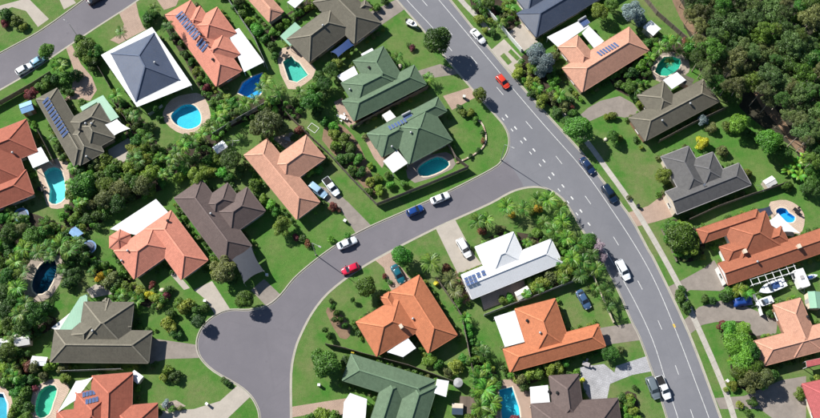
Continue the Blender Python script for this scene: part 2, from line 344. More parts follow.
# the driving lanes and the side street are two pours of asphalt
struct(sheet('road', road_poly, ZR, M['road']))
struct(sheet('side_street', smooth_loop(wpts(K_left[12:]), 3, False)+smooth_loop(wpts(K_mid[:16]), 3, False)+[P(x,y,ZR)[:2] for x,y in ((521,181),(514,170),(507,161))], ZR+.004, M['street']))
struct(sheet('back_street', top_poly, ZR, M['street']))
def ribbon(name, line, w, z0, z1, mat, side=1, parent=None):
    """kerb: a solid strip beside a line"""
    off = []
    n = len(line)
    for i in range(n):
        a, b = Vector(line[max(0,i-1)]), Vector(line[min(n-1,i+1)]); t = (b-a).normalized()
        nn = Vector((-t.y, t.x))*w*side; off.append((line[i][0]+nn.x, line[i][1]+nn.y))
    v = []; f = []
    for i in range(n):
        v += [(*line[i],z0),(*line[i],z1-.03),(line[i][0]*.75+off[i][0]*.25,line[i][1]*.75+off[i][1]*.25,z1),(*off[i],z1),(*off[i],z0)]
        if i:
            for k in range(4): f.append(((i-1)*5+k, i*5+k, i*5+k+1, (i-1)*5+k+1))
    return obj(name, mesh(name, v, f, (mat,)), parent)
def left_is_out(line, poly):
    i = len(line)//2; a, b = Vector(line[i]), Vector(line[i+1]); t = (b-a).normalized(); m = (a+b)/2
    return -1 if pin((m.x-t.y*.5, m.y+t.x*.5), poly) else 1
for ln, pl in ((kl,road_poly),(km,road_poly),(kr,road_poly),(tu,top_poly),(tl,top_poly)):
    struct(ribbon('kerb', ln, .28, ZR-.06, .022, M['kerb'], left_is_out(ln, pl)))
    n = [tuple(p) for p in ln]
    struct(ribbon('gutter_channel', ln, .22, ZR-.05, ZR+.012, M['kerb'], -left_is_out(ln, pl)))
# painted markings
def strip(name, pts, w, z, mat):
    ln = smooth_loop(wpts(pts, z), 4, False) if len(pts) > 2 else wpts(pts, z)
    v = []; f = []
    for i in range(len(ln)):
        a, b = Vector(ln[max(0,i-1)]), Vector(ln[min(len(ln)-1,i+1)]); t = (b-a).normalized(); nn = Vector((-t.y,t.x))*w/2
        v += [(ln[i][0]+nn.x,ln[i][1]+nn.y,z),(ln[i][0]-nn.x,ln[i][1]-nn.y,z)]
        if i: f.append((2*i-2,2*i-1,2*i+1,2*i))
    return struct(obj(name, mesh(name, v, f, (mat,))))
ZL = ZR+.010
strip('edge_line', [(300,-158),(422,-20),(439,0),(491,62),(509,84),(545,126),(582,168),(612,210),(639,252),(658,288),(678,336),(694,378),(709,418),(716,440),(740,515)], .12, ZL, M['line'])
strip('edge_line', [(262,-175),(390,-20),(407,0),(419,13),(432,27),(452,51)], .12, ZL, M['line'])
strip('edge_line', [(592,232),(610,258),(634,300),(653,341),(667,385),(678,418),(684,440),(706,515)], .12, ZL, M['line'])
CL = [(398,-29),(424,2),(449,31),(474,60),(500,91),(529,125),(559,160),(588,200),(616,241),(640,285),(660,325),(677,370),(692,414)]
for i, (x, y) in enumerate(CL):
    a = CL[max(0,i-1)]; b = CL[min(len(CL)-1,i+1)]; d = Vector((b[0]-a[0], b[1]-a[1])).normalized()*5
    strip('lane_dash', [(x-d.x,y-d.y),(x+d.x,y+d.y)], .12, ZL, M['line'])
for pts, ln_, w in (([(506.6,116),(515.6,128),(525,139),(534,150),(544,161),(553,174),(563,186),(572,198),(581,211),(589,224)], 1.9, .28), ([(503,119),(512,130),(521.5,142),(530.5,153),(540,165),(549.5,178),(559,190),(568,202),(577,214)], 1.7, .2)):
    for x, y in pts: strip('turning_dash', [(x-.63*ln_,y-.78*ln_),(x+.63*ln_,y+.78*ln_)], w, ZL, M['line'])
strip('hydrant_mark', [(673.4,324),(675,327.5)], .45, ZL+.004, M['yellow'])
# footpaths, driveways, decks, beds: level sheets a few mm over the lawn
zc = [0]
def lay(name, pts, mat, sm=0, z=None):
    zc[0] = (zc[0]+1) % 7
    zz = z if z is not None else .012+.0014*zc[0]
    return struct(sheet(name, px_poly(pts, 0, sm), zz, M[mat], pool_polys+[road_poly, top_poly]))
def band(name, pts, w, mat, z):
    ln = smooth_loop([P(x,y,0)[:2] for x,y in pts], 4, False); v = []; f = []
    for i in range(len(ln)):
        a, b = Vector(ln[max(0,i-1)]), Vector(ln[min(len(ln)-1,i+1)]); t = (b-a).normalized(); nn = Vector((-t.y,t.x))*w/2
        v += [(ln[i][0]+nn.x,ln[i][1]+nn.y,z),(ln[i][0]-nn.x,ln[i][1]-nn.y,z)]
        if i: f.append((2*i-2,2*i-1,2*i+1,2*i))
    return struct(obj(name, mesh(name, v, f, (M[mat],))))
band('footpath', [(420,-48),(459,-2),(477,17),(489,31)], 1.25, 'path', .040)
band('footpath', [(560,108),(590,146),(606,168),(622,190),(637,212),(655,242),(678,284),(690,310),(701,334),(715,366),(727,396),(734,418),(742,445)], 1.25, 'path', .040)
BEDS = [  # garden beds and bare ground
 ([(64,222),(70,168),(86,160),(120,158),(165,150),(180,140),(208,128),(236,108),(272,96),(300,112),(296,120),(262,118),(230,128),(214,150),(192,168),(168,176),(162,190),(120,206),(98,226),(80,232)], 'mulch', 2),
 ([(-20,212),(14,208),(60,224),(78,236),(88,258),(82,262),(64,258),(26,254),(20,300),(30,310),(56,318),(50,330),(14,350),(28,352),(33,378),(30,392),(14,395),(10,385),(-20,385)], 'mulch', 2),
 ([(112,100),(122,98),(150,128),(158,150),(140,160),(118,150),(128,128)], 'mulch', 2),
 ([(164,14),(172,26),(210,86),(236,96),(240,106),(214,104),(202,94),(186,62),(166,30)], 'mulch', 2),
 ([(262,36),(268,28),(328,-14),(332,-4),(290,26),(268,48)], 'mulch', 2),
 ([(322,140),(330,122),(346,128),(360,146),(372,176),(376,196),(366,190),(346,166)], 'dirt', 2),
 ([(470,0),(492,-4),(520,14),(512,30),(500,26),(478,14)], 'mulch', 2),
 ([(516,66),(530,50),(548,56),(556,78),(566,96),(574,108),(560,112),(540,98),(524,84)], 'mulch', 2),
 ([(488,244),(500,232),(540,236),(566,250),(584,262),(566,282),(520,296),(512,292),(560,268),(548,244)], 'mulch', 2),
 ([(460,264),(452,284),(464,304),(470,300),(462,278)], 'dirt', 2),
 ([(604,60),(640,54),(660,42),(690,40),(694,60),(650,74),(640,96),(616,90)], 'mulch', 2),
 ([(690,-30),(860,-30),(860,172),(806,166),(796,150),(782,140),(764,128),(742,110),(728,92),(706,80),(694,58),(698,46),(684,26)], 'litter', 2),
 ([(752,88),(762,92),(778,112),(796,136),(815,150),(812,160),(796,150),(780,128),(762,108)], 'dirt', 2),
 ([(668,-12),(676,-6),(690,18),(700,38),(694,36),(680,18)], 'dirt', 2),
 ([(666,224),(684,220),(702,236),(704,254),(690,262),(676,256)], 'mulch', 2),
 ([(723,322),(760,330),(768,384),(760,392),(736,386),(728,350)], 'mulch', 2),
 ([(86,252),(112,268),(142,288),(164,300),(158,310),(126,300),(104,290),(90,270)], 'mulch', 2),
 ([(508,376),(560,362),(566,368),(548,376),(524,386)], 'mulch', 2),
 ([(478,340),(492,366),(500,384),(494,430),(470,430),(476,390),(470,366)], 'mulch', 2),
 ([(326,312),(332,308),(348,322),(350,336),(340,338)], 'dirt', 2),
 ([(620,396),(636,394),(640,430),(624,430)], 'mulch', 2),
]
for i, (pts, m, sm) in enumerate(BEDS):
    lay('forest_floor' if m == 'litter' else 'bare_earth' if m == 'dirt' else 'garden_bed', pts, m, sm, z=.003+.0004*i)
DRIVES = [
 ([(-6,8),(2,5),(28,-2),(49,19),(38,27),(26,11),(12,7),(-4,14)], 'conc', 0), ([(56,-8),(64,9.5),(76,3),(68,-8)], 'conc', 0),
 ([(119,13),(136,2),(139,16),(143,26),(147,29),(130,38),(119,44),(110,40),(122,32),(124,24)], 'pinkpave', 1),
 ([(66,48),(72,45),(81,64),(92,77),(97,90),(90,101),(76,99),(64,101),(72,88),(74,70)], 'pinkpave', 2),
 ([(153,-6),(164,10),(176,6),(182,-8)], 'pinkpave', 1),
 ([(366,14),(396,-.5),(405,9),(377,28)], 'concd', 0), ([(414,72),(440,64),(455,70),(458,74),(432,78),(424,84)], 'concd', 1),
 ([(443,96),(471,87),(478,96),(452,110)], 'pinkpave', 0), ([(491,50),(504,39),(523,59),(517,66),(513,74)], 'conc', 0), ([(508,32),(522,23),(538,42),(521,53)], 'conc', 1),
 ([(627,213),(648,206),(664,194),(678,215),(655,222),(635,227)], 'pinkpave', 1),
 ([(668,287),(684,279),(704,268),(714,260),(730,286),(720,291),(690,290),(674,299)], 'concd', 1),
 ([(699,307),(730,298),(752,309),(778,320),(776,334),(755,336),(744,321),(716,322),(702,325),(690,334),(683,321)], 'concd', 1),
 ([(715,398),(744,396),(782,380),(806,376),(806,430),(780,424),(760,409),(720,409)], 'concd', 1),
 ([(580,367),(604,364),(622,379),(610,384),(607,399),(592,402),(585,392),(581,380)], 'greypave', 1), ([(616,366),(647,356),(653,371),(632,375),(612,383)], 'greypave', 1),
 ([(594,329),(612,326),(634,323),(641,340),(612,344),(600,348)], 'concd', 1),
 ([(436,229),(455,219.5),(466,240),(475,256),(482,264),(458,274),(450,258)], 'conc', 1),
 ([(375,260),(391,251),(397,262),(412,281),(402,287),(392,292),(388,284),(384,268)], 'pinkpave', 1),
 ([(320,186),(334,190),(349,203),(372,226.5),(357,235),(340,209),(324,200)], 'concd', 1),
 ([(251,290),(264,279),(284,298),(268,308)], 'concd', 0), ([(194,290),(212,281),(231,310.5),(216,316),(205,299)], 'conc', 1), ([(170,274),(176,272),(190,288),(184,290)], 'conc', 0),
 ([(150,338),(164,340),(198,345),(199,358),(166,359),(150,364)], 'concd', 1),
 ([(148,412),(194,409),(220,401),(238,385),(251,396),(226,420),(205,440),(150,440)], 'conc', 1),
 ([(290,407),(328,401),(348,398),(348,418),(330,412),(306,415),(290,418)], 'pinkpave', 1),
 ([(108,150),(128,138),(136,144),(128,160),(112,166)], 'conc', 2),
 ([(160,404),(176,400),(186,406),(168,412)], 'decks', 2),
 ([(86,290),(96,284),(108,286),(112,294),(92,298)], 'conc', 1),
 ([(578,117),(588,108),(600,101),(620,96),(633,103),(640,112),(626,118),(606,114),(588,122)], 'concd', 1),
 ([(334,102),(342,98),(356,122),(350,128),(340,118)], 'pinkpave', 1),
 ([(364,138),(370,134),(386,160),(382,168),(374,158)], 'pinkpave', 1),
 ([(272,138),(292,132),(304,140),(290,152)], 'decks', 1),
 ([(205,290),(212,300),(214,305),(209,306)], 'conc', 1),
 ([(480,296),(494,290),(524,280),(526,290),(500,304),(484,310)], 'deck', 1),
]
for pts, m, sm in DRIVES: lay('driveway', pts, m, 0)
for pts in ([(500,56),(504,53),(512,62),(508,65)], [(508,52),(511,49),(520,58),(517,61)]): lay('grass_strip', pts, 'grass', 0, z=.045)
# pools
for i, (pts, deck, dm, tint, fl, label, sm) in enumerate(POOLS):
    if deck: lay('pool_terrace', deck, dm, 2)
    w = pool_polys[i]; cx = sum(p[0] for p in w)/len(w); cy = sum(p[1] for p in w)/len(w)
    if sum(w[k-1][0]*w[k][1]-w[k][0]*w[k-1][1] for k in range(len(w))) < 0: w = w[::-1]
    lw = [(p[0]-cx, p[1]-cy) for p in w]; n = len(lw)
    r = thing('swimming_pool', label, 'pool', (cx,cy,0), 0, 'swimming pools in the back yards')
    fm = paving_mat('pool_lining', fl, .3, .3, .1, .15)
    v = [(x,y,.0) for x,y in lw]+[(x*.97,y*.97,-1.15) for x,y in lw]
    f = [(k,n+k,n+(k+1)%n,(k+1)%n) for k in range(n)]+[tuple(range(n,2*n))]
    obj('basin', mesh('basin', v, f, (fm,)), r)
    obj('water', mesh('water', [(x,y,-.14) for x,y in lw], [tuple(range(n))], (water_mat('pool_water', tint),)), r)
    ring = lw+[lw[0]]
    co = ribbon('coping', ring, .34, -.1, .055, M['white'] if i in (7,) else M['cream'], -1, r)
# ------------------------------------------------------------------ houses
TM = {'coral': tile_mat('coral_tiles', (.58,.225,.155)), 'orange': tile_mat('terracotta_tiles', (.47,.165,.078)), 'rust': tile_mat('rust_tiles', (.345,.12,.066)),
 'red': tile_mat('red_tiles', (.37,.115,.072)), 'pinkred': tile_mat('pink_red_tiles', (.40,.10,.10)), 'peach': tile_mat('peach_tiles', (.52,.275,.19)), 'green': tile_mat('green_tiles', (.105,.165,.10), moss=(.16,.23,.14)),
 'olive': tile_mat('olive_grey_tiles', (.13,.118,.09), moss=(.19,.18,.135)), 'charcoal': tile_mat('charcoal_tiles', (.11,.108,.11), moss=(.17,.165,.15)), 'brown': tile_mat('brown_tiles', (.125,.092,.085)),
 'navy': metal_mat('navy_sheet', (.058,.075,.115)), 'bluegrey': metal_mat('blue_grey_sheet', (.078,.10,.155)), 'whitemetal': metal_mat('white_sheet', (.78,.79,.80), .4, .03), 'offwhite': metal_mat('off_white_sheet', (.70,.68,.64), .5, .06),
 'greensheet': metal_mat('pale_green_sheet', (.25,.45,.32)), 'darkgrey': metal_mat('dark_grey_sheet', (.10,.11,.13))}
TRIM = {'coral': (plain('coral_trim', scl((.58,.225,.155),.85), .6, .1), plain('coral_ridge', scl((.58,.225,.155),1.22), .8, .15)), 'orange': (plain('orange_trim', scl((.47,.165,.078),.85), .6, .1), plain('orange_ridge', scl((.47,.165,.078),1.22), .8, .15)), 'rust': (plain('rust_trim', scl((.345,.12,.066),.85), .6, .1), plain('rust_ridge', scl((.345,.12,.066),1.22), .8, .15)), 'red': (plain('red_trim', scl((.37,.115,.072),.85), .6, .1), plain('red_ridge', scl((.37,.115,.072),1.22), .8, .15)), 'pinkred': (plain('pinkred_trim', scl((.40,.10,.10),.85), .6, .1), plain('pinkred_ridge', scl((.40,.10,.10),1.22), .8, .15)), 'peach': (plain('peach_trim', scl((.52,.275,.19),.85), .6, .1), plain('peach_ridge', scl((.52,.275,.19),1.22), .8, .15)), 'green': (plain('green_trim', scl((.105,.165,.10),.85), .6, .1), plain('green_ridge', scl((.105,.165,.10),1.22), .8, .15)), 'olive': (plain('olive_trim', scl((.13,.118,.09),.85), .6, .1), plain('olive_ridge', scl((.13,.118,.09),1.7), .8, .15)), 'charcoal': (plain('charcoal_trim', scl((.11,.108,.11),.85), .6, .1), plain('charcoal_ridge', scl((.11,.108,.11),1.22), .8, .15)), 'brown': (plain('brown_trim', scl((.125,.092,.085),.85), .6, .1), plain('brown_ridge', scl((.125,.092,.085),1.22), .8, .15)), 'navy': (plain('navy_trim', scl((.058,.075,.115),.85), .6, .1), plain('navy_ridge', scl((.058,.075,.115),1.22), .8, .15)), 'bluegrey': (plain('bluegrey_trim', scl((.078,.10,.155),.85), .6, .1), plain('bluegrey_ridge', scl((.078,.10,.155),1.22), .8, .15)), 'whitemetal': (plain('whitemetal_trim', scl((.78,.79,.80),.85), .6, .1), plain('whitemetal_ridge', scl((.78,.79,.80),.95), .8, .15)), 'offwhite': (plain('offwhite_trim', scl((.70,.68,.64),.85), .6, .1), plain('offwhite_ridge', scl((.70,.68,.64),.95), .8, .15)), 'greensheet': (plain('greensheet_trim', scl((.25,.45,.32),.85), .6, .1), plain('greensheet_ridge', scl((.25,.45,.32),1.22), .8, .15)), 'darkgrey': (plain('darkgrey_trim', scl((.10,.11,.13),.85), .6, .1), plain('darkgrey_ridge', scl((.10,.11,.13),1.22), .8, .15))}
ORD = ['', 'second', 'third', 'fourth', 'fifth', 'sixth', 'seventh', 'eighth', 'ninth', 'tenth', 'eleventh', 'twelfth']
HOUSES = []
win_me = {}
def window_parts(parent, M4, w, h):
    k = (w, h)
    if k not in win_me:
        b = MB(); t = .07
        b.box((-w/2,-.05,0),(w/2,.03,t)); b.box((-w/2,-.05,h-t),(w/2,.03,h)); b.box((-w/2,-.05,t),(-w/2+t,.03,h-t)); b.box((w/2-t,-.05,t),(w/2,.03,h-t)); b.box((-.03,-.045,t),(.03,.025,h-t))
        p = MB().box((-w/2+t,-.02,t),(-.03,0,h-t)).box((.03,-.02,t),(w/2-t,0,h-t)); s = MB().box((-w/2-.1,-.16,-.07),(w/2+.1,-.001,0))
        win_me[k] = (b.data('window', (M['frame'],)), p.data('pane', (M['glass'],)), s.data('sill', (M['frame'],)))
    a, b_, c = win_me[k]
    o = obj('window', a, parent); o.matrix_local = M4
    obj('pane', b_, o); obj('sill', c, o)
class House:
    def __init__(s, label, nick, axis, wings, roof, wall, ze=2.6, pitch=26, cap=None, gut=None, over=.55):
        s.nick = nick; s.ze = ze
        a, b = P(*axis[0], ze), P(*axis[1], ze); s.ang = math.atan2(b.y-a.y, b.x-a.x)
        cs, sn = math.cos(s.ang), math.sin(s.ang)
        pts = [P(x, y, ze) for w in wings for x, y in ((w[0],w[1]),(w[2],w[3]))]
        s.c = Vector((sum(p.x for p in pts)/len(pts), sum(p.y for p in pts)/len(pts), 0))
        s.loc = lambda p: Vector(((p.x-s.c.x)*cs+(p.y-s.c.y)*sn, -(p.x-s.c.x)*sn+(p.y-s.c.y)*cs, p.z))
        s.root = thing('house', label, 'house', s.c, s.ang, 'suburban houses')
        s.px = (sum((w[0]+w[2])/2 for w in wings)/len(wings), sum((w[1]+w[3])/2 for w in wings)/len(wings))
        HOUSES.append(s)
        s.w = []
        for i, w in enumerate(wings):
            o = w[4] if len(w) > 4 else {}
            dz = o.get('dz', 0) + i*.013
            rot = R(o.get('rot',0)); rc, rs = math.cos(rot), math.sin(rot)
            tw = lambda x, y, rc=rc, rs=rs: (x*rc+y*rs, -x*rs+y*rc)
            fw = lambda x, y, rc=rc, rs=rs: (x*rc-y*rs, x*rs+y*rc)
            p, q = (Vector(tw(*s.loc(P(a_,b_,ze+dz))[:2])) for a_, b_ in ((w[0],w[1]),(w[2],w[3])))
            x0, x1 = sorted((p.x,q.x)); y0, y1 = sorted((p.y,q.y))
            s.w.append(dict(tw=tw,fw=fw,x0=x0,x1=x1,y0=y0,y1=y1,z=ze+dz,t=math.tan(R(o.get('pitch',pitch))),e=o.get('ends','hh'),flip=o.get('flip',False)))
        V=[];F=[];MI=[];UV=[]; lines=[]; eaves=[]
        for wi, w in enumerate(s.w):
            x0,x1,y0,y1,z,t = (w[k] for k in ('x0','x1','y0','y1','z','t'))
            alongx = ((x1-x0) >= (y1-y0)) != w['flip']; w['ax'] = alongx
            def cc(u, v, zz): return (*w['fw'](*((x0+u, y0+v) if alongx else (x1-v, y0+u))), zz)
            Lu, Wv = (x1-x0, y1-y0) if alongx else (y1-y0, x1-x0)
            hgt = Wv/2*t; sl = math.hypot(Wv/2, hgt)
            ia = min(Wv/2,Lu/2-.01) if w['e'][0]=='h' else 0.; ib = min(Wv/2,Lu/2-.01) if w['e'][1]=='h' else 0.
            w.update(L=Lu,Wv=Wv,hgt=hgt,ia=ia,ib=ib)
            A,B,C,D = cc(0,0,z),cc(Lu,0,z),cc(Lu,Wv,z),cc(0,Wv,z); Ra,Rb = cc(ia,Wv/2,z+hgt),cc(Lu-ib,Wv/2,z+hgt)
            n=len(V); V += [A,B,C,D,Ra,Rb]
            F += [(n,n+1,n+5,n+4)]; UV += [(0,0),(Lu,0),(Lu-ib,sl),(ia,sl)]; MI.append(0)
            F += [(n+2,n+3,n+4,n+5)]; UV += [(0,0),(Lu,0),(Lu-ia,sl),(ib,sl)]; MI.append(0)
            F += [(n+1,n+2,n+5)]; UV += [(0,0),(Wv,0),(Wv/2,sl)]; MI.append(0 if ib else 2)
            F += [(n+3,n,n+4)]; UV += [(0,0),(Wv,0),(Wv/2,sl)]; MI.append(0 if ia else 2)
            m=len(V); V += [(p[0],p[1],z-.2) for p in (A,B,C,D)]
            for a_,b_ in ((0,1),(1,2),(2,3),(3,0)): F.append((m+a_,m+b_,n+b_,n+a_)); UV += [(0,0)]*4; MI.append(1)
            F.append((m+3,m+2,m+1,m)); UV += [(0,0)]*4; MI.append(1)
            lines.append((wi,Ra,Rb))
            if ia: lines += [(wi,A,Ra),(wi,D,Ra)]
            if ib: lines += [(wi,B,Rb),(wi,C,Rb)]
            eaves += [(wi,A,B),(wi,C,D)]+([(wi,B,C)] if 1 else [])+([(wi,D,A)] if 1 else [])
        GM = M[gut] if gut else TRIM[roof][0]
        s.roof = obj('roof', mesh('roof', V, F, (TM[roof], GM, M[wall]), UV, MI), s.root)
        capm = TRIM[roof][1]
        for wi, a, b in lines:
            a, b = Vector(a), Vector(b); Ln = (b-a).length
            if Ln < .3: continue
            k = max(2, int(Ln/.42)); mb = MB()
            for j in range(k):
                p, q = a.lerp(b, j/k), a.lerp(b, (j+1)/k); c = (p+q)/2
                if any(s.zw(o, c.x, c.y) > c.z+.03 for o in range(len(s.w)) if o != wi): continue
                mb.bar(p+Vector((0,0,.03)), q+Vector((0,0,.045)), .30, .09)
            if mb.v: mb.build('ridge_cap', s.roof, capm)
        mb = MB()
        for wi, a, b in eaves:
            a, b = Vector(a), Vector(b); d = (b-a).normalized(); nn = Vector((d.y,-d.x,0)); Ln = (b-a).length; k = max(1, int(Ln/.6)); run = None
            for j in range(k+1):
                ok = False
                if j < k:
                    c = a.lerp(b, (j+.5)/k)+nn*.05; ok = not any(s.inr(o, c.x, c.y, 0) for o in range(len(s.w)) if o != wi)
                if ok and run is None: run = j
                if not ok and run is not None:
                    mb.bar(a.lerp(b, run/k)+nn*.065+Vector((0,0,-.085)), a.lerp(b, j/k)+nn*.065+Vector((0,0,-.085)), .125, .12); run = None
        if mb.v: mb.build('gutter', s.roof, GM)
        # walls under the eaves, with windows where a wall is free
        mb = MB(); s.wr = []
        for w in s.w:
            ov = over
            ga = 0.05 if not w['ia'] else ov; gb = 0.05 if not w['ib'] else ov
            if w['ax']: r = (w['x0']+ga, w['y0']+ov, w['x1']-gb, w['y1']-ov)
            else: r = (w['x0']+ov, w['y0']+ga, w['x1']-ov, w['y1']-gb)
            s.wr.append(r); k_ = len(mb.v); mb.box((r[0],r[1],-.05),(r[2],r[3],w['z']-.21)); mb.v[k_:] = [(*w['fw'](a_,b_),c_) for a_,b_,c_ in mb.v[k_:]]
        mb.build('wall', s.root, M[wall])
        door = False
        for wi, r in enumerate(s.wr):
            for (a, b) in (((r[0],r[1]),(r[2],r[1])),((r[2],r[1]),(r[2],r[3])),((r[2],r[3]),(r[0],r[3])),((r[0],r[3]),(r[0],r[1]))):
                fw = s.w[wi]['fw']; a, b = Vector((*fw(*a),0)), Vector((*fw(*b),0)); d = b-a; Ln = d.length; d.normalize(); nn = Vector((d.y,-d.x,0)); k = int(Ln/3.4)
                for j in range(k):
                    c = a+d*(Ln*(j+.5)/k); wd = 1.8 if (j+wi) % 2 else 1.2
                    if any(s.inw(o, c.x+nn.x*.1+e*d.x, c.y+nn.y*.1+e*d.y, .2) for o in range(len(s.wr)) if o != wi for e in (-1,0,1)): continue
                    M4 = Matrix.Translation(c+nn*.012) @ Matrix.Rotation(math.atan2(d.y,d.x),4,'Z')
                    if not door and wd == 1.2:
                        door = True; dd = MB().box((-.5,-.05,0),(.5,.02,2.05)).build('door', s.root, M['wood']); dd.matrix_local = M4
                        MB().box((.36,-.1,.95),(.42,-.05,1.1)).build('handle', dd, M['steel'])
                    else: window_parts(s.root, M4 @ Matrix.Translation((0,0,.75 if wd > 1.5 else .9)), wd, 1.25 if wd > 1.5 else 1.1)
    def zw(s, i, x, y):
        w = s.w[i]; x, y = w['tw'](x, y)
        if not (w['x0'] <= x <= w['x1'] and w['y0'] <= y <= w['y1']): return -1
        u, v = (x-w['x0'], y-w['y0']) if w['ax'] else (y-w['y0'], w['x1']-x)
        ds = [v, w['Wv']-v]
        if w['ia']: ds.append(u*(w['Wv']/2/w['ia']))
        if w['ib']: ds.append((w['L']-u)*(w['Wv']/2/w['ib']))
        return w['z']+min(ds)*w['t']
    def inr(s, i, x, y, m=0):
        w = s.w[i]; x, y = w['tw'](x, y); return w['x0']-m < x < w['x1']+m and w['y0']-m < y < w['y1']+m
    def inw(s, i, x, y, m=0):
        q = s.wr[i]; x, y = s.w[i]['tw'](x, y); return q[0]-m < x < q[2]+m and q[1]-m < y < q[3]+m
    def z(s, x, y): return max(s.zw(i, x, y) for i in range(len(s.w)))
    def on(s, px, py):
        zz = s.ze+.8
        for _ in range(12):
            p = s.loc(P(px, py, zz)); q = s.z(p.x, p.y)
            if q < 0: q = s.ze
            zz = zz*.4+q*.6
        p = s.loc(P(px, py, zz)); h = .15
        gx = (s.z(p.x+h,p.y)-s.z(p.x-h,p.y))/(2*h); gy = (s.z(p.x,p.y+h)-s.z(p.x,p.y-h))/(2*h)
        if abs(gx) > 1.2: gx = 0
        if abs(gy) > 1.2: gy = 0
        n = Vector((-gx,-gy,1)).normalized()
        return Vector((p.x,p.y,s.z(p.x,p.y) if s.z(p.x,p.y) > 0 else s.ze)), n
    def solar(s, p0, p1, n, rows=1, rowpx=(0,0), w=1.0, l=1.65):
        key = 'solar%.2f_%.2f' % (w,l)
        if key not in win_me:
            win_me[key] = (MB().box((-w/2,-l/2,0),(w/2,l/2,.045)).data('solar_panel', (M['fgrey'],)), MB().box((-w/2+.018,-l/2+.018,.046),(w/2-.018,l/2-.018,.052)).data('cell_sheet', (M['cell'],)))
        A, nA = s.on(*p0); B, _ = s.on(*p1)
        for r_ in range(rows):
            for i in range(n):
                t = i/(n-1) if n > 1 else 0
                px = p0[0]+(p1[0]-p0[0])*t+rowpx[0]*r_; py = p0[1]+(p1[1]-p0[1])*t+rowpx[1]*r_
                c, nn = s.on(px, py)
                if i == 0 and r_ == 0: n0 = nn
                d = (B-A); d = (d-n0*d.dot(n0)).normalized(); y = n0.cross(d)
                o = obj('solar_panel', win_me[key][0], s.roof)
                # sit every panel in the plane of the first
                c.z = A.z - ((c.x-A.x)*n0.x+(c.y-A.y)*n0.y)/n0.z
                o.matrix_local = Matrix.Translation(c+n0*.11) @ Matrix((d,y,n0)).transposed().to_4x4()
                obj('cell_sheet', win_me[key][1], o)
    def vent(s, px, py, kind='vent'):
        c, n = s.on(px, py)
        if kind == 'vent': MB().tube([(0,0,-.2),(0,0,.28)],.16,10).tube([(0,0,.28),(0,0,.36),(0,0,.5),(0,0,.58)],[.2,.28,.26,.08],10).build('roof_vent', s.roof, M['steel'], smooth=True).location = c
        elif kind == 'chimney': MB().box((-.3,-.4,-.6),(.3,.4,.75)).box((-.36,-.46,.75),(.36,.46,.85)).build('chimney', s.roof, M['cream']).location = c
        elif kind == 'dark': MB().tube([(0,0,-.2),(0,0,.3)],.2,10).tube([(0,0,.3),(0,0,.38),(0,0,.5)],[.34,.36,.12],10).build('roof_vent', s.roof, M['black']).location = c
        elif kind == 'heater':
            o = MB().box((-1.1,-1.0,.05),(1.1,.6,.13)).tube([(-1.15,.85,.32),(1.15,.85,.32)],.3,12).build('water_heater', s.roof, M['steel'], smooth=False)
            o.matrix_local = Matrix.Translation(c)
            obj('cell_sheet', MB().box((-1.02,-.94,.135),(1.02,.5,.14)).data('collector', (M['cell'],)), o)
        elif kind == 'dish':
            MB().tube([(0,0,-.1),(0,0,.5)],.03,6).tube([(0,.1,.5),(0,.0,.55)],[.38,.05],12).build('satellite_dish', s.roof, M['white']).location = c
        elif kind == 'skylight': MB().box((-.45,-.6,-.1),(.45,.6,.14)).build('skylight', s.roof, M['white']).location = c
    def patio(s, quad, mat, z=2.45, name='patio_roof', posts=True, th=.09):
        pl = [s.loc(P(x, y, z)) for x, y in quad]
        sgn = sum(pl[i-1].x*pl[i].y-pl[i].x*pl[i-1].y for i in range(len(pl)))
        if sgn < 0: pl = pl[::-1]
        n = len(pl); V = [(p.x,p.y,z) for p in pl]+[(p.x,p.y,z-th) for p in pl]
        F = [tuple(range(n)), tuple(range(n,2*n))[::-1]]+[(i,n+i,n+(i+1)%n,(i+1)%n) for i in range(n)]
        UV = [(p.x,p.y) for p in pl]+[(p.x,p.y) for p in pl[::-1]]+[(0,0)]*4*n
        o = obj(name, mesh(name, V, F, (TM[mat],), UV), s.root)
        mb = MB(); c = sum(pl, Vector())/n
        for i in range(n):
            a, b = pl[i]*.985+c*.015, pl[(i+1)%n]*.985+c*.015
            mb.bar((a.x,a.y,z-th-.08), (b.x,b.y,z-th-.08), .07, .15)
        mb.build('beam', o, M['frame'])
        if posts:
            for p in pl:
                q = p*.95+c*.05
                if any(s.inw(i_, q.x, q.y) for i_ in range(len(s.wr))): continue
                MB().box((q.x-.06,q.y-.06,0),(q.x+.06,q.y+.06,z-th)).build('post', o, M['frame'])
        return o
    def parts_done(s): pass
H = {}
H['blue'] = h = House('blue-grey metal hip roof house ringed by a wide white veranda roof', 'blue-grey roofed house', ((139,100),(180,80)), [(110.5,53.5,180,80)], 'bluegrey', 'cream', ze=2.95, pitch=25, over=.1, gut='white')
h.patio([(101,55),(152,27),(192,85),(137,107)], 'whitemetal', z=2.88, name='veranda_roof'); h.vent(155,63,'vent')
H['coral1'] = h = House('large coral-orange tiled house with a white patio roof beside the vivid blue pool', 'big coral roof beside the vivid blue pool', ((165,17),(213,84)), [(165,15,242,70.5),(217,7,204,52),(240,54,193,50),(200,6,190,40)], 'coral', 'brick', pitch=25)
h.patio([(228,33),(239,28),(264,62),(244,72)], 'whitemetal', 2.5); h.solar((179.5,14.5),(198,39.5),10, l=2.2, w=.58); h.solar((200,42.5),(205,48),3, l=2.3, w=.62); h.vent(201,35,'dark'); h.vent(213,60,'dark')
H['peach1'] = h = House('peach tiled house cut by the top edge with a white patio corner', 'peach roof at the top edge', ((249,0),(269,22)), [(269,22,238,-38),(269,22,262,-10)], 'peach', 'cream')
h.patio([(287,2),(296,-4),(306,-2),(295,8)], 'whitemetal')
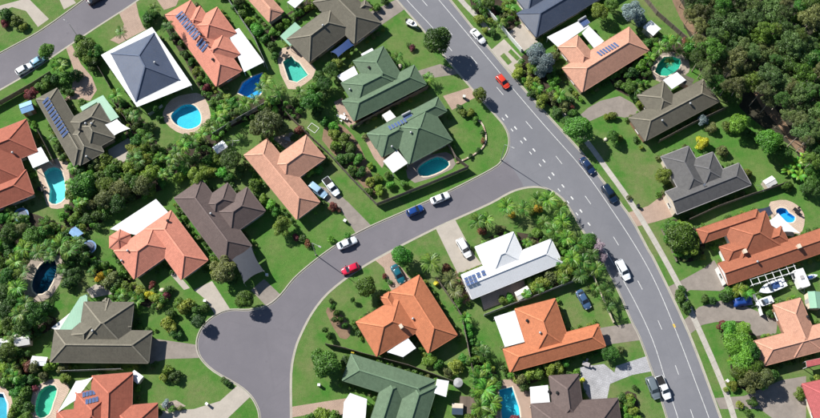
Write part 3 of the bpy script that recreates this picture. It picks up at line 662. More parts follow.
H['olive1'] = h = House('olive-brown hip roof house with a pale green patio roof near the angular pool', 'olive-brown roof at the top', ((309,62),(346,34)), [(309,62,331,6),(354,43.5,340,-18),(330,38,365,0)], 'olive', 'tanbrick', pitch=27)
h.patio([(280,36),(295,22),(306,32),(290,46)], 'greensheet', 2.5); h.vent(323,26,'vent')
H['green1'] = h = House('dark green tiled house, upper of the two green roofs on the corner block', 'upper of the two green roofs', ((354,121),(425,85)), [(354,121,414,65),(383,46,376,98),(341,83,403,85)], 'green', 'brick', pitch=26)
h.patio([(337,76),(354,66),(358,74),(343,82)], 'whitemetal', 2.5); h.patio([(361,54),(372,48),(375,52),(364,58)], 'whitemetal', 2.5); h.vent(369,68,'dark'); h.vent(350,90,'vent')
H['green2'] = h = House('lighter green tiled house, lower of the two green roofs beside the dark teal pool', 'lower of the two green roofs', ((409,164),(448,143)), [(367,134,447,111),(409,164,428,103),(382,157,404,114)], 'green', 'tanbrick', pitch=26)
h.patio([(383,161),(397,150),(408,163),(393,173)], 'offwhite', 2.5); h.patio([(382,115),(390,110),(396,117),(387,122)], 'offwhite', 2.5); h.solar((390,128),(405,121),6, l=1.5, w=.52); h.vent(408,117,'heater'); h.vent(411,133,'vent'); h.vent(392,147,'vent')
H['navy'] = h = House('dark navy metal roof house cut by the top edge beside the main road', 'navy roof at the top edge', ((536,37),(594,2)), [(536,37,600,-36),(528,13,560,-30)], 'navy', 'cream', pitch=26)
H['peach2'] = h = House('peach tiled house with solar panels and a white L-shaped patio roof', 'peach roof with white L-shaped patio', ((582,92),(651,49)), [(582,92,629,27),(558,47,600,62)], 'peach', 'tanbrick', pitch=26)
h.patio([(547,37),(585,18),(589,26),(558,47)], 'whitemetal', 2.52); h.patio([(582,33),(589,26),(604,41),(595,49)], 'whitemetal', 2.45, posts=False); h.solar((599.5,54),(616,45),7, l=1.9, w=.5); h.vent(584,22,'heater')
H['olive2'] = h = House('olive-grey tiled long house with a white patio square near the dark green pool', 'olive-grey roof next to the bushland', ((645,141),(720,101)), [(645,141,703,79),(663.4,81.5,657,123)], 'olive', 'brick', pitch=24)
h.patio([(663,80),(677,72),(686,80),(672,89)], 'whitemetal', 2.55); h.vent(662,121,'vent'); h.vent(690,104,'vent')
H['charcoal1'] = h = House('charcoal tiled house with a white end wall facing the main road', 'charcoal roof with white end wall', ((677,214),(753,184)), [(677,214,739,163,{'ends':'gh'}),(688.7,146,684.5,200),(712.8,152,701,193.6)], 'charcoal', 'cream', ze=3.0, pitch=24, gut='greywall')
h.vent(704,186,'dish')
H['rust'] = h = House('rust-red sprawling tiled house below the small bright blue pool', 'rust-red roof by the round terrace', ((728,285),(818,254)), [(728,285,822,228,{'ends':'gh'}),(703,243,757,209),(727,263,781,226),(740,262,765,211),(790,262,850,226)], 'rust', 'white', ze=2.9, pitch=25)
h.vent(744,252,'chimney'); h.vent(798,247,'chimney'); h.vent(757,262,'vent')
H['peach3'] = h = House('peach tiled house at the right edge below the parked boats', 'peach roof below the boats', ((763,366),(820,351)), [(763,366,850,316),(773,305,822,350)], 'peach', 'brick', pitch=25)
h.vent(807,317,'dark')
H['pinkred'] = h = House('pinkish red roof corner cut by the bottom right corner of the picture', 'pink-red roof in the bottom right corner', ((803,384),(840,376)), [(802,384,870,440)], 'pinkred', 'cream', pitch=24)
h.patio([(806,361),(830,356),(832,362),(807,367)], 'greensheet', 2.4).material_slots[0].material = TM['pinkred']
H['brown2'] = h = House('dark brown tiled house cut by the bottom edge beside the patterned grey driveway', 'brown roof at the bottom edge', ((531,405),(619,399)), [(531,404,624,442),(549,376,585,424)], 'brown', 'tanbrick', pitch=27)
h.patio([(530,387),(548,385),(550,403),(531,406)], 'whitemetal', 2.5); h.vent(557,393,'dark'); h.vent(549,392,'dark')
H['orange2'] = h = House('bright orange tiled house with a white patio roof beside the main road', 'orange roof with white patio', ((510,372),(603,347)), [(510,372,598,324),(515,309,572,350),(562,334,600,328)], 'orange', 'brick', pitch=26)
h.patio([(494,317),(516,310),(528,341),(505,347)], 'whitemetal', 2.5); h.vent(527,321,'dark'); h.vent(540,333,'vent')
H['white'] = h = House('bright white tiled roof house among palms on the corner block', 'white roof among the palms', ((472,299),(561,263)), [(472,299,551,239,{'ends':'gh'}),(475,247,529,265)], 'whitemetal', 'greywall', pitch=24, ze=2.8)
h.solar((466,279),(473.5,276),3, 3, (1.2,2.9), w=.8, l=.66); h.solar((478,274),(483,272),2, 2, (1.2,2.9), w=.85, l=.66)
H['orange1'] = h = House('orange tiled house with a teal car in its pink driveway', 'orange roof by the teal car', ((356,322),(393,300)), [(419,275,428,353),(356,322,420,330),(380,297,403,314)], 'orange', 'brick', pitch=26)
h.patio([(387,352),(408,338),(416,348),(403,357)], 'whitemetal', 2.5); h.vent(401,327,'chimney'); h.vent(413,319,'vent')
H['green3'] = h = House('large sage green tiled house cut by the bottom edge', 'sage green roof at the bottom edge', ((353,352),(446,381)), [(351,354,427,407),(365,437,407,382),(437,386,388,444)], 'green', 'brick', pitch=25)
h.patio([(344,402),(350,393),(367,399),(365,424),(342,424)], 'whitemetal', 2.45); h.patio([(437,379),(449,381),(446,397),(434,393)], 'whitemetal', 2.7, posts=False)
H['charcoal2'] = h = House('dark grey tiled house with a pale green patio strip beside the cul-de-sac', 'dark grey roof beside the cul-de-sac', ((52,362),(150,363)), [(50,362,152,331),(66,335,126,318,{'rot':45}),(84,302,128,350),(106,298,128,330,{'rot':45})], 'olive', 'tanbrick', pitch=27)
h.patio([(80,297),(87,294),(88,312),(82,330),(57,333)], 'greensheet', 2.55); h.patio([(51,328),(76,308),(81,312),(58,331)], 'offwhite', 2.3); h.vent(93,331,'vent')
H['red2'] = h = House('red tiled house with a white sail at the bottom left', 'red roof with white sail', ((92,376),(127,373)), [(92,376,131,440),(75,392,115,436),(112,407,157,440),(57,411,100,445)], 'red', 'cream', pitch=27)
h.solar((84,395),(94,392.5),4, 2, (3,7), l=1.25, w=.55)
H['red1'] = h = House('red tiled house with a white patio square at the left edge', 'red roof at the left edge', ((2,207),(34,194)), [(26,119,-24,176),(9.3,126,-15,198),(34,194,-20,188)], 'red', 'cream', pitch=25)
h.patio([(26,153),(41,147),(49,161),(33,168)], 'whitemetal', 2.5); h.vent(13,153,'vent')
H['charcoal3'] = h = House('charcoal and olive tiled house with a long double row of solar panels', 'charcoal roof with long solar row', ((36,99),(74,166)), [(57,88,74,166),(99,103,76,142),(104,152,62,134),(115,138,72,126)], 'olive', 'tanbrick', pitch=26)
h.patio([(80,107),(103,95),(119,117),(111,121),(97,102),(82,111)], 'greensheet', 2.5); h.solar((46,100.5),(65.5,134),11, l=2.1, w=.62); h.vent(80,130,'dark'); h.vent(86,124,'vent'); h.vent(92,124,'vent'); h.vent(87,157,'vent')
H['brown1'] = h = House('chocolate brown tiled house with a grey carport sail above the cul-de-sac', 'chocolate brown roof', ((174,198),(214,252)), [(174,198,252,246),(227.6,182.8,213,225),(247,187,230,236)], 'brown', 'greywall', pitch=26)
h.vent(211,214,'vent')
H['peach4'] = h = House('peach tiled house with two cars in its driveway', 'peach roof with two parked cars', ((244,155),(297,220)), [(244,155,320,202),(306,135,284,188)], 'peach', 'cream', pitch=25)
H['coral2'] = h = House('salmon pink tiled house with a white patio roof and small pavilion', 'salmon pink roof with small pavilion', ((136,281),(167,259)), [(134,279,155,222),(181,279.5,171,210.5)], 'coral', 'cream', pitch=25)
h.patio([(110,229),(156,199),(168,212),(136,235)], 'whitemetal', 2.5); h.vent(122,261,'vent'); h.vent(168,221,'dark'); h.vent(128,251,'vent')
# ------------------------------------------------------------------ vehicles
def loft(st, prof):
    """body from stations (x, half width, top) and a half profile of (width share, z or 't')"""
    V=[];F=[];k=len(prof)*2-1
    for x,hw,zt,zb in st:
        h=[]
        for a,z in prof: h.append((hw*a, zb+(zt-zb)*z))
        row=[(x,-y,z) for y,z in h[:-1]]+[(x,0,h[-1][1])]+[(x,y,z) for y,z in h[:-1][::-1]]
        V+=row
    n=len(st)
    for i in range(n-1):
        for j in range(k-1): F.append((i*k+j,i*k+j+1,(i+1)*k+j+1,(i+1)*k+j))
        F.append((i*k+k-1,i*k,(i+1)*k,(i+1)*k+k-1))
    F.append(tuple(range(k))); F.append(tuple((n-1)*k+j for j in range(k))[::-1])
    return V,F
PROF=[(.86,0),(.97,.18),(1,.5),(.985,.8),(.9,.96),(.5,1.0),(0,1.02)]
SPEC={'sedan':dict(st=[(-2.28,.66,.78,.34),(-2.2,.78,.92,.25),(-1.9,.86,.98,.22),(-1.2,.9,.95,.22),(0,.91,.94,.22),(.9,.9,.93,.22),(1.5,.87,.88,.22),(1.95,.8,.79,.24),(2.2,.68,.68,.28),(2.28,.55,.6,.34)],base=(-1.72,1.05,.82,.92),top=(-1.0,.22,.64,1.44),wb=(1.38,-1.35),fl=2.24,fr=-2.25),
 'hatch':dict(st=[(-2.02,.7,.86,.34),(-1.95,.8,.98,.25),(-1.5,.86,.98,.22),(0,.88,.95,.22),(.8,.88,.94,.22),(1.35,.84,.88,.22),(1.75,.76,.78,.24),(1.95,.6,.66,.3)],base=(-1.93,.95,.8,.93),top=(-1.45,.15,.64,1.48),wb=(1.22,-1.22),fl=1.9,fr=-1.99),
 'wagon':dict(st=[(-2.4,.74,.9,.4),(-2.33,.86,1.05,.3),(-1.8,.93,1.08,.27),(0,.94,1.06,.27),(.9,.94,1.06,.27),(1.6,.9,1.0,.27),(2.1,.82,.9,.3),(2.35,.66,.78,.36)],base=(-2.3,1.15,.86,1.04),top=(-1.95,.4,.7,1.74),wb=(1.45,-1.42),fl=2.3,fr=-2.37),
 'ute':dict(st=[(-2.6,.84,.98,.45),(-2.55,.9,1.0,.35),(-.75,.9,1.0,.3),(-.6,.92,1.05,.3),(.9,.92,1.05,.3),(1.6,.9,1.0,.3),(2.1,.82,.9,.3),(2.38,.66,.78,.36)],base=(-.68,1.2,.84,1.03),top=(-.5,.45,.68,1.68),wb=(1.5,-1.55),fl=2.3,fr=-2.58,tray=True)}
CM={}
def car_meshes(kind):
    if kind in CM: return CM[kind]
    s=SPEC[kind]; d={}
    V,F=loft(s['st'],PROF); b=MB(); b.add(V,F)
    x0,x1,hb,zb=s['base']; t0,t1,ht,zt=s['top']; m=.12
    # cabin shell: lower belt, roof with rounded edge
    rows=[(x0,x1,hb,zb),((x0*.45+t0*.55),(x1*.45+t1*.55),hb*.42+ht*.58,zb*.45+zt*.55-.0),(t0-.06,t1+.08,ht+.02,zt-.07),(t0+.05,t1-.05,ht-.06,zt-.015),(t0+.35,t1-.3,ht-.25,zt+.01)]
    V=[];F=[]
    for a,c,h_,z in rows: V+=[(a,-h_,z),(c,-h_,z),(c,h_,z),(a,h_,z)]
    for i in range(len(rows)-1):
        for j in range(4): F.append((i*4+j,i*4+(j+1)%4,(i+1)*4+(j+1)%4,(i+1)*4+j))
    F.append(tuple(len(V)-4+j for j in range(4))); b.add(V,F)
    if s.get('tray'): b.box((-2.5,-.84,1.0),(-.72,-.78,1.06)).box((-2.5,.78,1.0),(-.72,.84,1.06)).box((-2.56,-.84,1.0),(-2.5,.84,1.06))
    d['body']=b.data('body',(M['white'],),True)
    a,c=rows[0],rows[2]
    def lerp(i,u,v):  # side i corner interpolation on cabin faces
        p=[Vector((a[0],-a[2],a[3])),Vector((a[1],-a[2],a[3])),Vector((a[1],a[2],a[3])),Vector((a[0],a[2],a[3]))]
        q=[Vector((c[0],-c[2],c[3])),Vector((c[1],-c[2],c[3])),Vector((c[1],c[2],c[3])),Vector((c[0],c[2],c[3]))]
        return p[i].lerp(p[(i+1)%4],u).lerp(q[i].lerp(q[(i+1)%4],u),v)
    def pane(i,u0,u1,v0,v1,name):
        e=[lerp(i,u0,v0),lerp(i,u1,v0),lerp(i,u1,v1),lerp(i,u0,v1)]
        n=(e[1]-e[0]).cross(e[3]-e[0]).normalized()
        V=[p+n*.022 for p in e]+[p-n*.01 for p in e]
        return mesh(name,V,[(0,1,2,3),(7,6,5,4)]+[(j,4+j,4+(j+1)%4,(j+1)%4) for j in range(4)],(M['glass'],))
    d['windscreen']=pane(1,.05,.95,.06,.97,'windscreen'); d['rear_window']=pane(3,.08,.92,.12,.94,'rear_window')
    d['side']=[pane(0,.08,.48,.14,.9,'side_window'),pane(0,.52,.90,.14,.9,'side_window'),pane(2,.10,.48,.14,.9,'side_window'),pane(2,.52,.92,.14,.9,'side_window')]
    if s.get('tray'): d['tray']=MB().box((-2.48,-.77,1.0),(-.74,.77,1.04)).data('tray_floor',(M['black'],))
    CM[kind]=d; return d
wh=MB().tube([(0,-.1,0),(0,-.11,0),(0,.11,0),(0,.1,0)],[.29,.33,.33,.29],14).data('wheel',(M['black'],))
rm=MB().tube([(0,-.115,0),(0,.115,0)],.19,10).data('rim',(M['rim'],))
hl=MB().box((-.09,-.17,-.07),(.09,.17,.07)).data('headlight',(M['lamp'],)); tlm=MB().box((-.07,-.16,-.08),(.07,.16,.08)).data('tail_light',(M['tail'],))
mir=MB().box((-.09,-.1,-.06),(.08,.1,.06)).data('mirror',(M['black'],))
PAINT={}
def car(px,py,deg,kind,col,label,z=0.0,name='parked_car',cat='car',scale=1.0):
    """deg: heading in the photo, clockwise from right"""
    c=P(px,py,.6); d=P(px+10*math.cos(R(deg)),py+10*math.sin(R(deg)),.6)-c
    s=SPEC[kind]; me=car_meshes(kind)
    if col not in PAINT: PAINT[col]=paint('car_paint',col)
    r=thing(name,label,cat,(c.x,c.y,z),math.atan2(d.y,d.x),'vehicles parked or driving on the streets and driveways'); r.scale=(scale,)*3
    obj('body',me['body'],r,mat=PAINT[col])
    obj('windscreen',me['windscreen'],r); obj('rear_window',me['rear_window'],r)
    for m in me['side']: obj('side_window',m,r)
    if 'tray' in me: obj('tray_floor',me['tray'],r)
    hw=max(q[1] for q in s['st'])
    for x in s['wb']:
        for sy in (-1,1):
            w=obj('wheel',wh,r,(x,sy*(hw-.1),.33)); obj('rim',rm,w)
    for sy in (-1,1):
        obj('headlight',hl,r,(s['fl']-.14,sy*.55,.66)); obj('tail_light',tlm,r,(s['fr']+.06,sy*.62,.82)); obj('mirror',mir,r,(s['base'][1]-.35,sy*(hw+.1),1.0))
    return r
WH=(.80,.81,.82); NV=(.012,.03,.085)
car(24,69,-31,'hatch',WH,'white car parked on the back street at left',ZR)
car(38.5,60.5,-32,'hatch',(.25,.46,.6),'pale blue small car half under the street tree',ZR)
car(96,-1.5,-30,'sedan',(.015,.015,.018),'black car on the back street at the top edge',ZR)
car(478,36,47,'sedan',WH,'white car parked at the kerb near the navy roof',ZR)
car(503,81.5,50,'hatch',(.62,.045,.02),'bright red car driving on the main road',ZR,name='moving_car')
car(415,210.5,-24,'hatch',(.01,.05,.22),'deep blue car parked at the side street kerb',ZR)
car(440,198,-22,'sedan',WH,'white car parked just right of the deep blue car',ZR)
car(347,243,-23,'sedan',(.72,.76,.8),'silver-white car parked at the foot of the brown driveway',ZR)
car(350,269,157,'hatch',(.55,.012,.05),'crimson car parked across from the silver-white car',ZR)
car(398,274,62,'sedan',(.01,.11,.15),'dark teal car in the pink driveway of the orange house')
car(464,248,60,'wagon',(.75,.76,.77),'white car in the driveway of the white-roofed house')
car(318,190.5,38,'wagon',(.33,.50,.66),'light blue car in the driveway, left of the white one')
car(331.5,187,52,'ute',(.78,.82,.86),'white utility vehicle in the driveway of the peach-roofed house')
car(587.5,165.5,52,'sedan',NV,'navy car at the kerb in the shade of the street tree',ZR)
car(609.5,193.5,55,'wagon',(.008,.02,.045),'long black-blue car parked at the kerb on the right of the main road',ZR)
car(623,270,62,'wagon',(.78,.82,.86),'white car parked beside the palms on the main road',ZR)
car(583.5,299.5,60,'sedan',(.05,.10,.19),'steel blue car standing on the lawn behind the palms')
car(653,388,68,'wagon',(.13,.16,.18),'dark grey car on the verge next to the white utility')
car(663.5,388,66,'ute',(.82,.84,.86),'white utility vehicle parked beside the dark grey car',ZR)
# boats, trailers, tarpaulin
def boat(px,py,deg,L_,W_,hull,label,z=.55,deck=(.12,.17,.25),name='boat',canopy=False):
    c=P(px,py,z); d=P(px+10*math.cos(R(deg)),py+10*math.sin(R(deg)),z)-c
    r=thing(name,label,'boat',(c.x,c.y,0),math.atan2(d.y,d.x))
    st=[];n=9
    for i in range(n):
        t=i/(n-1); x=-L_/2+L_*t; hw=W_/2*(1 if t<.55 else max(.02,1-((t-.55)/.45)**2.2)); st.append((x,hw*(.9+.1*min(1,t*4)),1.15+.25*t*t,.38+.3*t**3))
    V,F=loft(st,[(.05,0),(.6,.25),(.92,.7),(1,.97),(.93,1.0),(.5,.985),(0,.98)]); hm=plain('boat_hull',hull,.35,.05)
    obj('hull',mesh('hull',V,F,(hm,),smooth=True),r)
    dm=plain('boat_upholstery',deck,.6,.3,3.)
    MB().box((-L_*.38,-W_*.3,1.12),(L_*.1,W_*.3,1.2)).build('cockpit',r,dm)
    for x in (-.3,-.08): MB().box((L_*x-.25,-W_*.26,1.2),(L_*x+.25,W_*.26,1.45)).build('seat',r,hm if x<-.2 else dm)
    MB().add([(L_*.13,-W_*.34,1.2),(L_*.13,W_*.34,1.2),(L_*.05,W_*.3,1.7),(L_*.05,-W_*.3,1.7)],[(0,1,2,3)]).build('windscreen',r,M['glass'])
    MB().box((-L_/2-.35,-.2,.75),(-L_/2,.2,1.5)).build('outboard_motor',r,M['black'])
    t=MB(); t.bar((-L_/2,-.6,.3),(L_*.4,-.1,.3),.08,.1).bar((-L_/2,.6,.3),(L_*.4,.1,.3),.08,.1).bar((L_*.35,0,.3),(L_*.5+.7,0,.3),.09,.1).bar((-L_*.2,-W_*.42,.3),(-L_*.2,W_*.42,.3),.08,.08)
    for x in (-.3,.15): t.bar((L_*x,-.5,.36),(L_*x,.5,.36),.1,.14)
    t.build('trailer_frame',r,M['steel'])
    for sy in (-1,1): obj('wheel',wh,r,(-L_*.2,sy*W_*.47,.33))
    for x,sy in ((L_*.5+.65,0),): MB().tube([(x,0,0),(x,0,.3)],.05,6).build('jockey_wheel',r,M['black'])
    return r
boat(771,287.5,158,6.6,2.3,(.78,.79,.80),'large white motor boat on its trailer beside the rust-red house',deck=(.03,.07,.2))
boat(763,302.5,160,4.2,1.7,(.72,.73,.72),'small white dinghy with loose gear beside the peach roof')
boat(412,24.5,30,2.9,1.5,(.8,.8,.8),'small white boat on the lawn beside the main road',deck=(.6,.6,.6))
def rootat(px,py,deg,z,name,label,cat,group=None):
    c=P(px,py,z); d=P(px+10*math.cos(R(deg)),py+10*math.sin(R(deg)),z)-c
    return thing(name,label,cat,(c.x,c.y,0),math.atan2(d.y,d.x),group)
bt=plain('blue_tarpaulin',(.01,.05,.24),.5,.2)
r=rootat(743,301,-8,.8,'covered_trailer','trailer under a blue tarpaulin beside the dinghy','trailer')
V=[];F=[];nx,ny=10,7
for i in range(nx+1):
    for j in range(ny+1):
        x=-2.1+4.2*i/nx;y=-1.05+2.1*j/ny;e=min((2.1-abs(x))/.5,(1.05-abs(y))/.4,1);V.append((x,y,.55+.75*max(0,e)**.5+.09*math.sin(3*x+2*y)))
for i in range(nx):
    for j in range(ny): F.append((i*(ny+1)+j,(i+1)*(ny+1)+j,(i+1)*(ny+1)+j+1,i*(ny+1)+j+1))
obj('tarpaulin',mesh('tarpaulin',V,F,(bt,),smooth=True),r)
MB().box((-2.0,-.95,.4),(2.0,.95,.6)).bar((2,0,.45),(3,0,.45),.08,.1).build('chassis',r,M['steel'])
for sy in (-1,1): obj('wheel',wh,r,(-.3,sy*1.0,.33))
r=rootat(800,279,66,1.4,'caravan','white box caravan at the end of the row of boats','caravan')
MB().prism([(-2.0,-1.1),(1.9,-1.1),(2.1,-.9),(2.1,.9),(1.9,1.1),(-2.0,1.1)],.5,2.45).build('body',r,M['white'])
MB().box((-1.6,-1.12,1.2),(-.4,-1.1,1.9)).build('window',r,M['glass']); MB().box((.2,1.1,.6),(.9,1.12,2.3)).build('door',r,M['greywall']); MB().box((-.5,-.4,2.45),(.3,.4,2.62)).build('roof_hatch',r,M['greywall'])
for sy in (-1,1): obj('wheel',wh,r,(-.2,sy*1.05,.33))
MB().bar((2.0,-.6,.4),(3.1,0,.4),.08,.1).bar((2.0,.6,.4),(3.1,0,.4),.08,.1).build('drawbar',r,M['steel'])
r=rootat(811,277,-15,.5,'jet_ski','small blue and white jet ski right of the caravan','jet ski')
V,F=loft([(-1.3,.5,.8,.3),(0,.55,.85,.25),(.8,.4,.85,.3),(1.4,.08,.8,.5)],PROF[:]); obj('hull',mesh('hull',V,F,(plain('jet_ski_shell',(.6,.66,.7),.3,.05),),smooth=True),r)
MB().box((-1.0,-.2,.85),(.1,.2,1.1)).build('seat',r,bt); MB().bar((.3,-.4,1.2),(.3,.4,1.2),.05,.05).bar((.3,0,.8),(.3,0,1.2),.1,.1).build('handlebar',r,M['black']); MB().box((-1.1,-.4,0),(1.0,.4,.3)).build('cradle',r,M['steel'])
# ------------------------------------------------------------------ yard things
def shed(px,py,deg,lx,ly,h,mat,label,wall='cream',name='garden_shed',cat='shed',pitch=.18):
    r=rootat(px,py,deg,h,name,label,cat,'small garden buildings')
    MB().box((-lx/2,-ly/2,0),(lx/2,ly/2,h)).build('wall',r,M[wall])
    t=ly/2*2*pitch; o=.15
    V=[(-lx/2-o,-ly/2-o,h),(lx/2+o,-ly/2-o,h),(lx/2+o,0,h+t),(-lx/2-o,0,h+t),(-lx/2-o,ly/2+o,h),(lx/2+o,ly/2+o,h)]
    b=MB(); b.add(V,[(0,1,2,3),(3,2,5,4),(0,3,4),(1,5,2),(0,4,5,1)])
    m=b.data('roof',(mat,)); l=m.uv_layers.new(name='UVMap')
    for i,lp in enumerate(m.loops): l.data[i].uv=m.vertices[lp.vertex_index].co[:2]
    obj('roof',m,r)
    MB().box((-.45,-ly/2-.04,0),(.45,-ly/2-.002,1.8)).build('door',r,M['greywall'])
    MB().bar((-lx/2-o,0,h+t+.02),(lx/2+o,0,h+t+.02),.14,.05).build('ridge_cap',r,mat)
    return r
shed(26.5,107,-20,2.6,2.4,2.1,plain('blue_shed_roof',(.22,.42,.66),.5,.1),'blue-roofed cubby house below the dark red tree','brick','cubby_house')
shed(22,339,-10,2.9,2.6,2.0,TM['offwhite'],'pale grey garden shed left of the dark grey roof')
shed(39,361,5,3.0,1.6,1.9,TM['whitemetal'],'white flat garden shed between shrubs below the dark grey roof')
shed(136,377,35,2.2,1.6,1.6,TM['whitemetal'],'tiny white shed right of the red roof with sail')
shed(220,147,-35,2.6,1.8,1.9,TM['whitemetal'],'small white shed beside the hedge above the peach roof')
shed(523,293,-28,2.9,1.7,1.9,TM['offwhite'],'narrow pale shed between the white roof and the fence')
shed(652,28,40,3.0,2.6,2.1,TM['whitemetal'],'white-roofed shed among shrubs right of the peach roof')
shed(770,182,-30,2.4,1.8,1.7,TM['offwhite'],'pale shed beside the banana plants')
shed(815,300,82,3.4,2.4,2.2,TM['greensheet'],'green-roofed shed at the right edge beside the peach roof')
shed(3,343,0,2.4,1.6,1.9,TM['whitemetal'],'white shed roof under trees at the left edge')
shed(686,80,25,3.0,2.0,2.0,TM['olive'],'low olive roofed pump shed behind the green pool')
# pavilion of the salmon house
r=rootat(120,241,-33,2.5,'pavilion','small six-sided salmon tiled pavilion beside the white patio roof','pavilion')
n=6; rr=2.75; hx=[(rr*math.cos(2*math.pi*k/n),rr*math.sin(2*math.pi*k/n),2.5) for k in range(n)]
V=hx+[(0,0,3.7)]; UV=[]
for k in range(n): UV+=[(0,0),(rr,0),(rr/2,2.6)]
UV+=[(0,0)]*n
ro=obj('roof',mesh('roof',V,[(k,(k+1)%n,n) for k in range(n)]+[tuple(range(n))[::-1]],(TM['coral'],),UV),r)
for k in range(n):
    MB().bar(Vector(hx[k])+Vector((0,0,.03)),(0,0,3.74),.22,.08).build('ridge_cap',ro,TM['coral']); MB().box((hx[k][0]*.86-.07,hx[k][1]*.86-.07,0),(hx[k][0]*.86+.07,hx[k][1]*.86+.07,2.52)).build('post',r,M['white'])
def sail(pts,zs,mat,label,name='shade_sail',bow=.12):
    """stretched cloth between four posts, edges drawn in"""
    q=[P(x,y,z) for (x,y),z in zip(pts,zs)]; c=sum(q,Vector())/4; g=Vector((c.x,c.y,0))
    r=thing(name,label,'shade sail',g); n=8; V=[];F=[]
    for i in range(n+1):
        for j in range(n+1):
            u,v=i/n,j/n; p=q[0].lerp(q[1],u).lerp(q[3].lerp(q[2],u),v)
            k=bow*(4*u*(1-u)*(2*v-1)**2*abs(2*v-1)+4*v*(1-v)*(2*u-1)**2*abs(2*u-1)); p=p.lerp(c,k); V.append(p-g)
    for i in range(n):
        for j in range(n): F.append((i*(n+1)+j,(i+1)*(n+1)+j,(i+1)*(n+1)+j+1,i*(n+1)+j+1))
    obj('canopy',mesh('canopy',V,F,(mat,),smooth=True),r)
    for p in q: MB().tube([(p.x-g.x,p.y-g.y,0),(p.x-g.x,p.y-g.y,p.z+.05)],.05,8).build('post',r,M['steel'])
    return r
ws=plain('white_sailcloth',(.76,.76,.76),.7,.04); gs=plain('slate_sailcloth',(.03,.036,.05),.7,.08); ds=plain('navy_sailcloth',(.035,.045,.075),.7,.08)
sail([(100,126),(117,119),(130,128.5),(112,137)],[2.9,2.6,2.9,2.5],ws,'white shade sail at the corner of the charcoal roof with solar row')
sail([(231,258),(251,246),(264,271),(244,283)],[2.6,3.0,2.5,2.9],gs,'slate grey carport sail below the chocolate brown roof')
sail([(57,413),(76,381),(93,377),(76,400)],[2.9,2.5,2.9,2.7],ws,'white pointed sail between the green pool and the red roof',bow=.06)
sail([(765,222),(778,213),(800,233),(781,232)],[3.1,2.6,2.7,3.0],ws,'white sail over the terrace of the small bright blue pool')
sail([(757,209),(770,206),(773,213),(765,221)],[3.0,2.5,2.6,3.0],ds,'dark navy sail beside the white sail on the pink terrace')
# blue tarpaulin canopy in the olive-brown house's court, its shade put into the colour
sail([(331,52),(349,38),(354,45),(338,57)],[2.1,2.3,2.1,2.2],plain('shade_darkened_blue',(.006,.035,.14),.6,.1),'canopy in shade-darkened blue in the courtyard of the olive-brown roof')
# trampolines
for x,y,rp,lab in ((21,215,7.5,'round blue trampoline below the red roof at the left edge'),(89,247,7,'round blue trampoline half hidden beside the salmon roof')):
    r=rootat(x,y,0,.9,'trampoline',lab,'trampoline','round trampolines'); q=rp*M_PX
    ring=[(q*math.cos(2*math.pi*k/24),q*math.sin(2*math.pi*k/24)) for k in range(24)]
    MB().add([(0.82*a,.82*b,.88) for a,b in ring],[tuple(range(24))]).build('mat',r,plain('trampoline_mat',(.08,.10,.15),.6,.1))
    b=MB(); b.add([(a,b_,.9) for a,b_ in ring]+[(.8*a,.8*b_,.91) for a,b_ in ring],[(k,(k+1)%24,24+(k+1)%24,24+k) for k in range(24)]); b.build('safety_pad',r,plain('blue_pad',(.10,.22,.42),.5,.1))
    for k in range(0,24,4): MB().tube([(ring[k][0],ring[k][1],0),(ring[k][0],ring[k][1],2.3)],.025,6).build('pole',r,M['steel'])
    MB().tube([(*p,.86) for p in ring+[ring[0]]],.04,6,cap=False).build('frame',r,M['steel'])
r=rootat(76,233,40,1.8,'playhouse','blue and white play tower beside the hedge left of the salmon roof','playhouse')
MB().add([(-1.3,-1,1.7),(1.3,-1,1.7),(1.3,0,2.3),(-1.3,0,2.3),(-1.3,1,1.7),(1.3,1,1.7)],[(0,1,2,3),(3,2,5,4)]).build('roof',r,plain('blue_play_roof',(.25,.42,.66),.5,.15))
for x in (-1.1,1.1):
    for y in (-.8,.8): MB().box((x-.05,y-.05,0),(x+.05,y+.05,1.78)).build('post',r,M['wood'])
MB().box((-1.1,-.8,.9),(1.1,.8,1.0)).build('floor',r,M['wood']); MB().bar((1.1,0,.95),(2.8,0,.1),.5,.05).build('slide',r,M['white'])
def table_set(px,py,label,col='white',n=4,deg=20):
    r=rootat(px,py,deg,.7,'garden_table',label,'table','garden tables')
    MB().box((-.75,-.45,.68),(.75,.45,.73)).build('table_top',r,M[col])
    for x in (-.65,.65):
        for y in (-.36,.36): MB().box((x-.03,y-.03,0),(x+.03,y+.03,.68)).build('leg',r,M[col])
    for k in range(n):
        a=P(px,py,0); t=math.atan2(1,0)+k*math.pi/2; dx,dy=((1.15,0),(0,.95),(-1.15,0),(0,-.95))[k%4]
        v=Vector((dx,dy,0)); v.rotate(Matrix.Rotation(r.rotation_euler.z,3,'Z'))
        ch=thing('garden_chair',label.replace('garden table','garden chair')+', '+('right','upper','left','lower')[k%4]+' side','chair',(r.location.x+v.x,r.location.y+v.y,0),r.rotation_euler.z+math.atan2(dy,dx),'garden chairs round the tables')
        MB().box((-.22,-.22,.42),(.22,.22,.46)).build('seat',ch,M[col]); MB().box((.2,-.22,.46),(.24,.22,.9)).build('backrest',ch,M[col])
        for x in (-.19,.19):
            for y in (-.19,.19): MB().box((x-.02,y-.02,0),(x+.02,y+.02,.42)).build('leg',ch,M[col])
table_set(342.5,117,'white garden table at the left of the upper green roof')
table_set(288,139,'grey garden table under the tree above the peach roof','greywall')
table_set(40,189,'dark garden table on the terrace of the pale aqua pool','black',2)
table_set(796.5,210.5,'black garden table on the round pink terrace','black',2,40)
table_set(586,364,'grey garden table by the patterned grey driveway','greywall',2)
table_set(285,56,'black garden table at the angular green pool','black',2)
